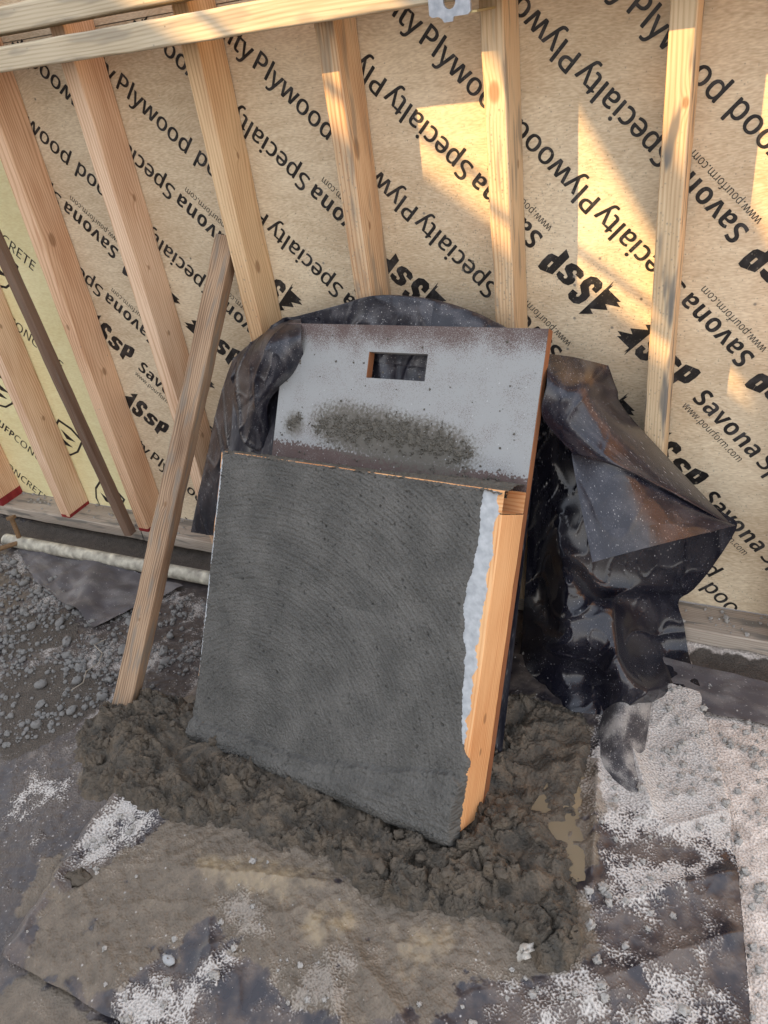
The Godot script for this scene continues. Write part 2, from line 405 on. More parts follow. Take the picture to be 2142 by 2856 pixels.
# ---------------------------------------------------------------- scene
func _ready():
	rng.seed = 7
	var cam := Camera3D.new()
	cam.name = "camera"
	add_child(cam)
	cam.position = Vector3(0, 1.2358, 1.4355)
	cam.rotation = Vector3(-0.5742, 0.5123, -0.1564)
	cam.fov = 67.987
	cam.near = 0.02
	cam.far = 200.0
	cam.current = true
	var we := WorldEnvironment.new()
	we.name = "environment"
	add_child(we)
	var env := Environment.new()
	env.background_mode = Environment.BG_SKY
	var sky := Sky.new()
	var sm := ProceduralSkyMaterial.new()
	sm.sky_top_color = Color(0.60, 0.625, 0.67)
	sm.sky_horizon_color = Color(0.84, 0.82, 0.79)
	sm.sky_curve = 0.2
	sm.ground_bottom_color = Color(0.30, 0.29, 0.28)
	sm.ground_horizon_color = Color(0.55, 0.54, 0.53)
	sm.sun_angle_max = 0.0
	sky.sky_material = sm
	env.sky = sky
	env.tonemap_mode = Environment.TONE_MAPPER_LINEAR
	env.tonemap_exposure = 2.65
	env.background_energy_multiplier = 1.7
	env.sdfgi_enabled = true
	env.ssao_enabled = true
	env.ssil_enabled = true
	we.environment = env
	var sun := DirectionalLight3D.new()
	sun.name = "sun"
	add_child(sun)
	sun.look_at_from_position(Vector3.ZERO, SUN, Vector3.UP)
	sun.light_color = Color(1.0, 0.80, 0.52)
	sun.light_energy = 1.15
	sun.light_angular_distance = 0.53
	sun.shadow_enabled = true

	make_materials()
	make_wall()
	make_surroundings()
	make_ground()
	make_plastic()
	make_panel()
	make_pile()
	make_timber_bits()
	make_stones()

# ---------------------------------------------------------------- materials
# knots: [u, metres from the bottom, radius]; spat: number of concrete specks on the front face and below the height spat_top
func wood(sd: int, light: Color, dark: Color, rings: float, knots := [], spat := 0, spat_top := 1.3, stain := 0.0, front := Vector2(0.42, 0.58)) -> ImageTexture:
	var w := 192
	var h := 768
	var n1 := noise(1.0, sd, 2)
	var n2 := noise(1.0, sd + 11, 2)
	var n3 := noise(1.0, sd + 23, 3)
	var d := PackedByteArray()
	d.resize(w * h * 3)
	for j in h:
		var l := 1.35 * (1.0 - float(j) / h)
		for i in w:
			var a := 0.254 * i / w
			var ph := a * rings + 2.6 * n1.get_noise_2d(a * 7.0, l * 0.9) + 0.25 * n1.get_noise_2d(a * 30.0 + 9.0, l * 5.0)
			var kb := 0.0
			for k in knots:
				var du: float = (a - k[0] * 0.254) / k[2]
				var dl: float = (l - k[1]) / (k[2] * 1.7)
				var q := du * du + dl * dl
				if q < 12.0:
					ph += 1.2 * exp(-q * 0.35)
					if q < 1.0: kb = maxf(kb, 1.0 - smoothstep(0.2, 1.0, q))
			var s := 0.5 + 0.5 * sin(TAU * ph)
			var t := 0.62 * s * s * s + 0.40 * n2.get_noise_2d(a * 420.0, l * 7.0) + 0.5 * n3.get_noise_2d(a * 9.0, l * 2.2) + 0.10
			t = clampf(t, 0.0, 1.15)
			var r := lerpf(light.r, dark.r, t)
			var g := lerpf(light.g, dark.g, t)
			var b := lerpf(light.b, dark.b, t)
			if kb > 0.0:
				r = lerpf(r, 0.42, kb * 0.45); g = lerpf(g, 0.29, kb * 0.45); b = lerpf(b, 0.19, kb * 0.45)
			if stain > 0.0:
				var x := smoothstep(0.05, 0.5, n3.get_noise_2d(a * 28.0 + 50.0, l * 5.0)) * stain
				r = lerpf(r, 0.47, x); g = lerpf(g, 0.45, x); b = lerpf(b, 0.42, x)
			var o := (j * w + i) * 3
			d[o] = int(clampf(r, 0, 1) * 255.0)
			d[o + 1] = int(clampf(g, 0, 1) * 255.0)
			d[o + 2] = int(clampf(b, 0, 1) * 255.0)
	for s in spat:
		var y := spat_top * (1.0 - pow(rng.randf(), 0.75))
		var x := lerpf(front.x, front.y, rng.randf()) if rng.randf() < 0.85 else rng.randf()
		spot(d, w, h, x * w, (1.0 - y / 1.35) * h, -0.1 + 0.8 * pow(rng.randf(), 3.0), Color(0.50, 0.47, 0.42).lightened(rng.randf_range(-0.1, 0.12)))
	return tex_rgb(w, h, d)

func spot(d: PackedByteArray, w: int, h: int, cx: float, cy: float, r: float, c: Color):
	for y in range(int(cy - r), int(cy + r) + 2):
		for x in range(int(cx - r), int(cx + r) + 2):
			if x < 0 or y < 0 or x >= w or y >= h: continue
			var k := clampf(r + 0.6 - Vector2(x - cx, y - cy).length(), 0.0, 1.0)
			if k <= 0.0: continue
			var o := (y * w + x) * 3
			d[o] = int(lerpf(d[o], c.r * 255.0, k))
			d[o + 1] = int(lerpf(d[o + 1], c.g * 255.0, k))
			d[o + 2] = int(lerpf(d[o + 2], c.b * 255.0, k))

const WALL := Rect2(-1.60, 0.03, 1.92, 1.28)

# concrete flecks thrown against the wall, the same on veneer and ink
func flecks(d: PackedByteArray, w: int, h: int, count: int):
	var r2 := RandomNumberGenerator.new()
	r2.seed = 91
	var cl := noise(5.0, 4, 2)
	var n := 0
	while n < count:
		var x := r2.randf_range(-1.55, 0.3)
		var y := r2.randf_range(0.06, 1.25)
		var q := r2.randf()
		var sz := r2.randf()
		var tn := r2.randf()
		var dens := smoothstep(1.22, 0.72, y) * exp(-pow((x + 0.52) / 0.42, 2.0)) * 1.1 + 0.05 + 0.5 * exp(-pow((x + 0.28) / 0.10, 2.0) - pow((y - 0.70) / 0.10, 2.0)) + 0.35 * smoothstep(0.16, 0.06, y)
		dens *= 0.55 + 0.9 * clampf(cl.get_noise_2d(x, y) + 0.5, 0.0, 1.0)
		if q > dens: continue
		n += 1
		var rad := 0.15 + 0.6 * pow(sz, 5.0) + (1.2 if sz > 0.996 else 0.0)
		spot(d, w, h, (x - WALL.position.x) / WALL.size.x * w, (1.0 - (y - WALL.position.y) / WALL.size.y) * h, rad, Color(0.50, 0.47, 0.42).lightened(tn * 0.22 - 0.08))

func veneer(w: int, h: int, sd: int, light: Color, dark: Color, stretch := 1.0) -> PackedByteArray:
	var n1 := noise(1.0, sd, 2)
	var n2 := noise(1.0, sd + 3, 3)
	var n3 := noise(1.0, sd + 5, 2)
	var d := PackedByteArray()
	d.resize(w * h * 3)
	for j in h:
		var y := WALL.size.y * j / h
		for i in w:
			var x := WALL.size.x * i / w
			var wv := n2.get_noise_2d(x * 2.2, y * 3.0)
			var t := 0.45 + 0.50 * n1.get_noise_2d(x * 55.0 * stretch, (y + wv * 0.03) * 330.0) + 0.42 * wv + 0.20 * n3.get_noise_2d(x * 9.0, y * 40.0)
			t = clampf(t, 0.0, 1.0)
			var o := (j * w + i) * 3
			d[o] = int(lerpf(light.r, dark.r, t) * 255.0)
			d[o + 1] = int(lerpf(light.g, dark.g, t) * 255.0)
			d[o + 2] = int(lerpf(light.b, dark.b, t) * 255.0)
	return d

func make_materials():
	var w := 1536
	var h := 1024
	var v := veneer(w, h, 3, c8(226, 211, 183), c8(182, 161, 132))
	flecks(v, w, h, 20000)
	M.ply = stdmat(tex_rgb(w, h, v), 0.62, 0.35)
	var ink := PackedByteArray()
	ink.resize(w * h * 3)
	var ik := nbytes(w, h, 0.03, 17, 5)
	for k in w * h:
		var t := int(26 + 34 * smoothstep(0.35, 0.9, ik[k] / 255.0))
		ink[k * 3] = t + 2
		ink[k * 3 + 1] = t
		ink[k * 3 + 2] = t
	flecks(ink, w, h, 20000)
	M.ink = stdmat(tex_rgb(w, h, ink), 0.5, 0.45)
	var vy := veneer(768, 512, 9, c8(246, 238, 192), c8(228, 214, 160), 0.7)
	M.ply_yellow = stdmat(tex_rgb(768, 512, vy), 0.6, 0.35)
	M.ink_plain = stdmat(c8(40, 38, 38), 0.55)
	M.ply_edge = stdmat(tinted(128, 128, 0.03, 5, c8(150, 100, 66), c8(120, 74, 46)), 0.8)
	# framing lumber
	var fl := c8(228, 198, 168)
	var fd := c8(186, 144, 112)
	M.fir = stdmat(wood(21, fl, fd, 130.0, [[0.20, 0.93, 0.006], [0.27, 0.62, 0.005], [0.22, 0.33, 0.006], [0.28, 0.78, 0.004]]), 0.75, 0.3)
	M.fir_b = stdmat(wood(35, c8(226, 190, 156), c8(182, 136, 102), 120.0, [[0.3, 0.85, 0.012], [0.24, 0.5, 0.008], [0.5, 0.64, 0.006]], 160, 0.6), 0.75, 0.3)
	M.fir_f = stdmat(wood(47, c8(220, 190, 150), c8(180, 140, 102), 120.0, [[0.28, 0.78, 0.010], [0.22, 1.0, 0.005]], 500, 0.95), 0.75, 0.3)
	M.fir_c = stdmat(wood(58, c8(212, 186, 152), c8(166, 126, 92), 150.0, [[0.34, 1.0, 0.014], [0.30, 0.86, 0.006]], 1500, 1.0, 0.45), 0.75, 0.3)
	M.fir_d = stdmat(wood(66, c8(216, 192, 158), c8(176, 140, 104), 160.0, [[0.5, 1.07, 0.012], [0.2, 0.95, 0.006]], 1600, 1.05, 0.5), 0.75, 0.3)
	M.fir_e = stdmat(wood(73, c8(214, 192, 158), c8(178, 148, 114), 170.0, [[0.45, 1.03, 0.006]], 900, 1.0, 1.0), 0.75, 0.3)
	M.rail = stdmat(wood(81, c8(202, 188, 162), c8(166, 150, 124), 150.0, [[0.35, 1.0, 0.008]], 250, 1.35, 0.35, Vector2(0, 1)), 0.78, 0.3)
	M.plate = stdmat(wood(92, c8(178, 166, 152), c8(144, 130, 116), 140.0, [], 1200, 1.35, 0.9, Vector2(0, 1)), 0.85, 0.25)
	M.stake = stdmat(wood(101, c8(168, 142, 116), c8(98, 76, 60), 150.0, [[0.5, 0.62, 0.006], [0.5, 0.3, 0.004]], 900, 0.9, 0.6, Vector2(0, 1)), 0.85, 0.25)
	M.batten = stdmat(wood(115, c8(126, 104, 88), c8(88, 68, 56), 150.0, [], 120, 1.3, 0.25, Vector2(0, 1)), 0.85, 0.25)
	M.fresh = stdmat(wood(127, c8(226, 178, 128), c8(196, 130, 80), 150.0, [[0.25, 0.46, 0.007], [0.25, 0.40, 0.005]], 0), 0.72, 0.3)
	M.galv = stdmat(tinted(256, 256, 0.03, 31, c8(150, 156, 164), c8(186, 190, 196)), 0.5, 0.5)
	M.galv.metallic = 0.35
	triplanar(M.galv, 9.0)
	M.red = stdmat(tinted(128, 128, 0.06, 38, c8(112, 30, 34), c8(160, 58, 54)), 0.8)
	M.zinc = stdmat(c8(196, 178, 130), 0.4, 0.5)
	M.zinc.metallic = 0.6
	M.rust = stdmat(tinted(128, 128, 0.05, 37, c8(88, 66, 50), c8(140, 112, 76)), 0.8)
	triplanar(M.rust, 20.0)

# ---------------------------------------------------------------- lettering
var fonts := {}
func font(weight: int) -> Font:
	if not fonts.has(weight):
		var f := SystemFont.new()
		f.font_names = PackedStringArray(["Droid Sans"])
		f.font_weight = 700 if weight >= 600 else 400
		var fv := FontVariation.new()
		fv.base_font = f
		fonts[weight] = fv
	return fonts[weight]

# triangles of a text, left edge at x0, right edge at x1, baseline at y0
func text_tris(text: String, weight: int, em: float, x0: float, x1: float, y0: float) -> PackedVector2Array:
	var tm := TextMesh.new()
	tm.font = font(weight)
	tm.font_size = 96
	tm.pixel_size = em / 96.0
	tm.depth = 0.0
	tm.curve_step = 1.0
	tm.horizontal_alignment = HORIZONTAL_ALIGNMENT_LEFT
	tm.text = "l"
	var base := 1e9
	for q in (tm.get_mesh_arrays()[Mesh.ARRAY_VERTEX] as PackedVector3Array): base = minf(base, q.y)
	tm.text = text
	var A := tm.get_mesh_arrays()
	var V: PackedVector3Array = A[Mesh.ARRAY_VERTEX]
	var I: PackedInt32Array = A[Mesh.ARRAY_INDEX]
	var Nn: PackedVector3Array = A[Mesh.ARRAY_NORMAL]
	var lo := 1e9
	var hi := -1e9
	for q in V:
		lo = minf(lo, q.x)
		hi = maxf(hi, q.x)
	var s := (x1 - x0) / (hi - lo)
	var out := PackedVector2Array()
	for k in range(0, I.size(), 3):
		if Nn[I[k]].z < 0.5: continue
		for e in 3:
			var q := V[I[k + e]]
			out.append(Vector2(x0 + (q.x - lo) * s, y0 + q.y - base))
	return out

func poly_tris(pts: Array) -> PackedVector2Array:
	var pv := PackedVector2Array(pts)
	var out := PackedVector2Array()
	for i in Geometry2D.triangulate_polygon(pv): out.append(pv[i])
	return out

const ESS := [[0.98, 0.72], [0.92, 0.92], [0.70, 1.0], [0.32, 1.0], [0.08, 0.9], [0.02, 0.68], [0.10, 0.50], [0.52, 0.36], [0.56, 0.26], [0.48, 0.2], [0.36, 0.24], [0.34, 0.34], [0.0, 0.34], [0.04, 0.12], [0.25, 0.0], [0.68, 0.0], [0.94, 0.1], [1.0, 0.34], [0.9, 0.5], [0.48, 0.64], [0.44, 0.74], [0.5, 0.8], [0.6, 0.77], [0.62, 0.70]]

func ess(u0: float, u1: float, v0: float, v1: float, shear: float) -> PackedVector2Array:
	var pts := []
	for e in ESS: pts.append(Vector2(lerpf(u0, u1, e[0]) + (e[1] - 0.5) * shear, lerpf(v0, v1, e[1])))
	return poly_tris(pts)

# the whole repeat of the print, origin at the foot of the P; the medium weight is the regular one laid down five times
func print_repeat() -> Array:
	var t := PackedVector2Array()
	var med := text_tris("Specialty", 400, 0.0495, -0.2205, -0.0140, 0.0)
	med.append_array(text_tris("Plywood", 400, 0.0495, -0.0022, 0.1930, 0.0))
	t.append_array(text_tris("Savona", 700, 0.0495, -0.401, -0.2353, 0.0))
	t.append_array(text_tris("www.pourform.com", 400, 0.0195, -0.402, -0.242, -0.0235))
	t.append_array(poly_tris([Vector2(-0.463, -0.0064), Vector2(-0.4485, -0.0131), Vector2(-0.4475, 0.0073), Vector2(-0.4346, 0.0116), Vector2(-0.4308, 0.018), Vector2(-0.4304, 0.0353), Vector2(-0.4323, 0.0478), Vector2(-0.4395, 0.0493), Vector2(-0.4500, 0.0447), Vector2(-0.4465, 0.0346), Vector2(-0.4442, 0.0340), Vector2(-0.4442, 0.0222), Vector2(-0.4487, 0.0216), Vector2(-0.4487, 0.0340), Vector2(-0.4468, 0.0346), Vector2(-0.4503, 0.0446), Vector2(-0.4629, 0.0391)]))
	t.append_array(ess(-0.505, -0.468, -0.006, 0.037, 0.008))
	t.append_array(ess(-0.545, -0.511, -0.016, 0.050, 0.008))
	t.append_array(poly_tris([Vector2(-0.552, 0.0579), Vector2(-0.5525, -0.0333), Vector2(-0.555, -0.0229), Vector2(-0.5577, -0.0271), Vector2(-0.5574, -0.0152), Vector2(-0.5905, -0.0153), Vector2(-0.585, -0.0096), Vector2(-0.5974, -0.0075), Vector2(-0.5735, 0.0081), Vector2(-0.5847, 0.0132), Vector2(-0.5603, 0.0345), Vector2(-0.5712, 0.0379)]))
	var out := [t]
	for o in [Vector2(-0.0008, 0), Vector2(0.0008, 0), Vector2(0, 0.0006), Vector2(0, -0.0006)]:
		var q := PackedVector2Array()
		for v in med: q.append(v + o)
		out.append(q)
	return out

func print_on(layers: Array, at: Vector2, turned: bool, box: Rect2, parent: Node, material: Material):
	var e := Vector2(1, -1).normalized()
	var up := Vector2(1, 1).normalized()
	if turned:
		e = -e
		up = -up
	var V := PackedVector3Array()
	var N := PackedVector3Array()
	var UV := PackedVector2Array()
	var z := 0.0005
	for tris in layers:
		for k in range(0, tris.size(), 3):
			var c := PackedVector2Array()
			for i in 3: c.append(at + e * tris[k + i].x + up * tris[k + i].y)
			var g := (c[0] + c[1] + c[2]) / 3.0
			if not box.has_point(g): continue
			if (c[1] - c[0]).cross(c[2] - c[0]) > 0.0:
				var s := c[1]
				c[1] = c[2]
				c[2] = s
			for q in c:
				V.append(Vector3(q.x, q.y, z))
				N.append(Vector3(0, 0, 1))
				UV.append(Vector2((q.x - WALL.position.x) / WALL.size.x, 1.0 - (q.y - WALL.position.y) / WALL.size.y))
		z += 0.00012
	if V.size() == 0: return
	var A := []
	A.resize(Mesh.ARRAY_MAX)
	A[Mesh.ARRAY_VERTEX] = V
	A[Mesh.ARRAY_NORMAL] = N
	A[Mesh.ARRAY_TEX_UV] = UV
	var m := ArrayMesh.new()
	m.add_surface_from_arrays(Mesh.PRIMITIVE_TRIANGLES, A)
	put("printed_lettering", m, material, parent)

# ---------------------------------------------------------------- formwork wall
func make_wall():
	var wall := thing("formwork_wall", Vector3.ZERO, "plywood formwork wall with timber studs, waler rails and diagonal black print", "formwork")
	var ply := put("plywood_panel", slab(-1.588, 1.1, 0.0395, 1.2925, -0.018, 0.0, WALL), M.ply, wall)
	ply.set_meta("label", "beige plywood panel with diagonal black lettering")
	var yel := put("plywood_panel", slab(-2.9, -1.5885, 0.0395, 1.2925, -0.018, 0.0, Rect2(-3.5, 0.03, 1.92, 1.28)), M.ply_yellow, wall)
	yel.set_meta("label", "pale yellow plywood panel with shield print")
	put("plywood_panel", slab(-2.9, 1.1, 1.2942, 1.85, -0.018, 0.0, Rect2(-1.6, 0.7, 1.92, 1.28)), M.ply, wall)
	var rep := print_repeat()
	var box := Rect2(-1.588, 0.041, 2.3, 1.25)
	var a := Vector2(0.3488, 0.003)
	var b := Vector2(0.0356, -0.2235)
	for i in range(-5, 2):
		for j in [-1, 0]:
			print_on(rep, Vector2(-0.2418, 1.1896) + a * i + b * j, false, box, ply, M.ink)
			print_on(rep, Vector2(-0.2782, 0.9184) + a * i + b * j, true, box, ply, M.ink)
		for j in [0, 1]:
			print_on(rep, Vector2(0.1887, 0.2588) + a * i + b * j, false, box, ply, M.ink)
		print_on(rep, Vector2(0.121, -0.031) + a * i, true, box, ply, M.ink)
	# yellow panel print
	var yb := Rect2(-2.9, 0.041, 1.31, 1.25)
	var yt := text_tris("UFP", 800, 0.042, 0.0, 0.062, 0.0)
	yt.append_array(text_tris("CONCRETE", 300, 0.042, 0.066, 0.262, 0.0))
	var shield := [Vector2(-0.05, 0.06), Vector2(0.0, 0.07), Vector2(0.05, 0.06), Vector2(0.052, 0.0), Vector2(0.035, -0.04), Vector2(0.0, -0.065), Vector2(-0.035, -0.04), Vector2(-0.052, 0.0)]
	var rim := PackedVector2Array()
	for k in 8:
		var p0: Vector2 = shield[k]
		var p1: Vector2 = shield[(k + 1) % 8]
		rim.append_array(PackedVector2Array([p0, p1, p1 * 0.87, p0, p1 * 0.87, p0 * 0.87]))
	rim.append_array(PackedVector2Array([Vector2(-0.03, 0.03), Vector2(0.03, 0.03), Vector2(0.0, 0.012), Vector2(-0.03, 0.0), Vector2(0.03, 0.0), Vector2(0.0, -0.018)]))
	for q in [Vector2(-1.97, 0.698), Vector2(-2.17, 0.30), Vector2(-2.29, 0.20), Vector2(-1.93, 0.98)]:
		print_on([yt], q, false, yb, yel, M.ink_plain)
	for q in [Vector2(-1.87, 0.80), Vector2(-1.885, 0.27), Vector2(-2.09, 0.42), Vector2(-1.80, 0.07)]:
		print_on([rim], q, false, yb, yel, M.ink_plain)
	put("seam_backing", slab(-2.9, 1.1, 1.25, 1.34, -0.05, -0.0185), M.plate, wall)
	# studs: front left edge
	var seq := [[-2.236, M.fir_b, 5], [-1.928, M.fir, 6], [-1.6066, M.fir_b, 1], [-1.3362, M.fir, 2], [-1.0313, M.fir_f, 3], [-0.7444, M.fir_c, 4], [-0.4513, M.fir_d, 8], [-0.1683, M.fir_e, 9], [0.115, M.fir, 10], [0.405, M.fir_b, 11]]
	for s in seq:
		var o := put("stud", timber(0.038, 0.089, 1.80, 0.0035, s[2], 0.0006, 40, 0.0, 1.35), s[1], wall)
		o.position = Vector3(s[0] + 0.019, 0.039, 0.0447)
		if s[2] in [5, 6, 1]:
			var pm := put("paint_mark", timber(0.0384, 0.0894, 0.011 if s[2] != 5 else 0.028, 0.0037, s[2], 0.0006, 3), M.red, o)
			pm.position.y = 0.0004
	# bottom plate in two lengths
	for s in [[-2.9, -1.603, 12], [-1.599, 1.1, 13]]:
		var o := put("bottom_plate", timber(0.038, 0.089, s[1] - s[0], 0.004, s[2], 0.001, 50), M.plate, wall)
		along(o, Vector3(s[0], 0.0195, 0.0445), Vector3(s[1], 0.0195, 0.0445), Vector3(0, 0, 1))
	for s in [[1.239, 21], [1.301, 22]]:
		var o := put("waler_rail", timber(0.043, 0.0885, 4.0, 0.005, s[1], 0.0014, 90), M.rail, wall)
		along(o, Vector3(-2.9, s[0] + 0.0215, 0.1336), Vector3(1.1, s[0] + 0.0215, 0.1336), Vector3(0, 0, 1))
	# waler bracket: galvanised plate with a hole and a bottom tab
	var br := CSGCombiner3D.new()
	br.name = "waler_bracket"
	wall.add_child(br)
	var pl := CSGPolygon3D.new()
	pl.name = "plate"
	pl.polygon = PackedVector2Array([Vector2(-0.496, 1.226), Vector2(-0.492, 1.2225), Vector2(-0.482, 1.2225), Vector2(-0.476, 1.219), Vector2(-0.4735, 1.2145), Vector2(-0.4605, 1.2145), Vector2(-0.458, 1.2205), Vector2(-0.436, 1.2205), Vector2(-0.432, 1.224), Vector2(-0.431, 1.37), Vector2(-0.496, 1.37)])
	pl.depth = 0.005
	pl.material = M.galv
	br.add_child(pl)
	pl.position = Vector3(0, 0, 0.1848)
	var ho := CSGCylinder3D.new()
	ho.name = "hole"
	ho.operation = CSGShape3D.OPERATION_SUBTRACTION
	ho.radius = 0.0095
	ho.height = 0.05
	ho.sides = 24
	br.add_child(ho)
	ho.rotation.x = PI / 2
	ho.position = Vector3(-0.4635, 1.2395, 0.185)
	ho.material = M.galv
	br.set_meta("label", "galvanised waler bracket plate with a round hole")
	var flange := put("bracket_flange", slab(-0.468, -0.424, 1.2215, 1.2245, 0.0905, 0.1795), M.zinc, wall)
	flange.name = "bracket_flange"

# ---------------------------------------------------------------- what stands behind the photographer
func make_surroundings():
	var house := thing("neighbour_shed", Vector3(-5.0, 0, 3.2), "grey clad shed with a steep single slope roof facing the wall", "shed")
	var hw := stdmat(c8(168, 166, 162), 0.85)
	var z := 2.97
	var roof_y := func(x): return 3.58 - 0.7125 * (x + 3.915)
	var poly := CSGPolygon3D.new()
	poly.name = "wall"
	poly.polygon = PackedVector2Array([Vector2(-6.1, 0), Vector2(-6.1, roof_y.call(-6.1) - 0.1), Vector2(-2.1, roof_y.call(-2.1) - 0.1), Vector2(-2.1, 0)])
	poly.depth = 3.0
	poly.material = hw
	house.add_child(poly)
	poly.position = Vector3(5.0, 0, 6.1 - 3.2)
	var rf := stdmat(c8(84, 82, 84), 0.9)
	var box := BoxMesh.new()
	var x0 := -6.35
	var x1 := -1.85
	var ang := atan(0.7125)
	box.size = Vector3((x1 - x0) / cos(ang), 0.09, 3.6)
	var r := put("roof", box, rf, house)
	var mid := (x0 + x1) * 0.5
	r.position = Vector3(mid - sin(ang) * 0.045, roof_y.call(mid) - cos(ang) * 0.045, z + 1.8) - Vector3(-5.0, 0, 3.2)
	r.rotation.z = -ang
	var prop_ := put("timber_prop", timber(0.14, 0.038, 5.2, 0.003, 31), M.rail)
	var dir := Vector3(0.542, -0.840, 0)
	var cen := Vector3(-0.24, 1.0, 0.089) - SUN * 3.2
	var foot := cen + dir * (cen.y / 0.840)
	along(prop_, foot, foot - dir * 5.2, Vector3(0, 0, 1))
	tag(prop_, "wide timber prop leaning across from the formwork wall", "prop")
	var rc := Vector3(-0.4089, 0.9016, 0.089) - SUN * 2.6
	var rd := Vector3(1, -0.748, 0)
	var rope := put("guy_rope", tube([rc - rd * 2.6, rc, rc + rd * (rc.y / 0.748)], 0.009), stdmat(c8(150, 140, 120), 0.9))
	tag(rope, "thin guy rope running down to the ground behind the panel", "rope")
# ---------------------------------------------------------------- ground
const GX0 := -2.3
const GZ0 := 0.0
const GW := 2.6
const GH := 1.3
var masks := {}

# outlines drawn on a 1 cm raster, softened
func mask(polys: Array, soft: int) -> Image:
	var im := Image.create(260, 130, false, Image.FORMAT_L8)
	for p in polys:
		var pv := PackedVector2Array(p)
		var lo := Vector2(1e9, 1e9)
		var hi := Vector2(-1e9, -1e9)
		for q in pv:
			lo = lo.min(q)
			hi = hi.max(q)
		for j in range(maxi(int((lo.y - GZ0) * 100.0), 0), mini(int((hi.y - GZ0) * 100.0) + 1, 130)):
			for i in range(maxi(int((lo.x - GX0) * 100.0), 0), mini(int((hi.x - GX0) * 100.0) + 1, 260)):
				if Geometry2D.is_point_in_polygon(Vector2(GX0 + (i + 0.5) * 0.01, GZ0 + (j + 0.5) * 0.01), pv):
					im.set_pixel(i, j, Color.WHITE)
	if soft > 1:
		im.resize(260 / soft, 130 / soft, Image.INTERPOLATE_LANCZOS)
		im.resize(520, 260, Image.INTERPOLATE_CUBIC)
	else:
		im.resize(520, 260, Image.INTERPOLATE_CUBIC)
	return im

func msk(called: String, x: float, z: float) -> float:
	var d: PackedByteArray = masks[called]
	var fx := clampf((x - GX0) / GW * 520.0 - 0.5, 0.0, 518.0)
	var fz := clampf((z - GZ0) / GH * 260.0 - 0.5, 0.0, 258.0)
	var i := int(fx)
	var j := int(fz)
	var a := fx - i
	var b := fz - j
	var k := j * 520 + i
	return lerpf(lerpf(d[k], d[k + 1], a), lerpf(d[k + 520], d[k + 521], a), b) / 255.0

# creases and humps of the sheet: x0 z0 x1 z1 height width
const CREASES := [
	[-0.176, 0.291, -0.070, 0.532, 0.030, 0.028], [-0.168, 0.463, -0.128, 0.711, 0.024, 0.018],
	[-0.103, 0.759, 0.064, 0.633, 0.014, 0.022], [-0.065, 0.848, 0.121, 0.699, 0.016, 0.026],
	[-0.159, 0.938, -0.060, 0.870, 0.012, 0.020], [-0.05, 0.60, 0.05, 0.52, 0.010, 0.016],
	[-0.78, 0.935, -0.55, 0.875, 0.020, 0.040], [-0.50, 0.95, -0.40, 1.09, 0.014, 0.025],
	[-0.47, 0.94, -0.33, 1.02, 0.010, 0.02], [-0.70, 1.0, -0.60, 1.12, 0.008, 0.02],
	[-0.985, 1.12, -0.93, 0.98, 0.010, 0.016], [-0.93, 1.05, -0.80, 1.12, 0.006, 0.02]]

var gn1: FastNoiseLite
var gn2: FastNoiseLite
var gn3: FastNoiseLite
func sheet_y(x: float, z: float) -> float:
	var y := 0.012 + 0.007 * gn1.get_noise_2d(x, z)
	for c in CREASES:
		var ax: float = c[2] - c[0]
		var az: float = c[3] - c[1]
		var t := clampf(((x - c[0]) * ax + (z - c[1]) * az) / (ax * ax + az * az), -0.1, 1.1)
		var dx: float = x - c[0] - ax * t
		var dz: float = z - c[1] - az * t
		var q: float = sqrt(dx * dx + dz * dz) / c[5]
		if q < 3.0: y += c[4] * exp(-q * 1.4) * smoothstep(3.0, 2.0, q) * (1.0 - 0.5 * absf(t - 0.5))
	var f := 1.0 - absf(gn2.get_noise_2d(x, z)) * 2.4
	y += 0.004 * maxf(f, 0.0) * maxf(f, 0.0)
	var mud := msk("mud", x, z)
	y += mud * (0.002 + 0.0034 * gn3.get_noise_2d(x, z))
	return y

func ground_y(x: float, z: float) -> float:
	var soil := msk("soil", x, z)
	return -0.004 + 0.005 * gn1.get_noise_2d(x + 3.0, z) + 0.0025 * gn3.get_noise_2d(x, z) - 0.02 * soil * smoothstep(0.25, 0.12, z)

const SHEET_RIGHT := [Vector2(0.10, -0.060), Vector2(0.177, -0.03), Vector2(0.372, 0.032), Vector2(0.584, 0.081), Vector2(0.839, 0.116), Vector2(1.4, 0.18)]
const SHEET_LEFT := [Vector2(0.10, -1.03), Vector2(0.555, -1.065), Vector2(0.739, -1.077), Vector2(0.816, -1.050), Vector2(0.985, -1.040), Vector2(1.108, -1.02), Vector2(1.18, -1.01)]
func lookup(t: Array, z: float) -> float:
	for i in t.size() - 1:
		if z <= t[i + 1].x: return lerpf(t[i].y, t[i + 1].y, clampf((z - t[i].x) / (t[i + 1].x - t[i].x), 0.0, 1.0))
	return t[-1].y

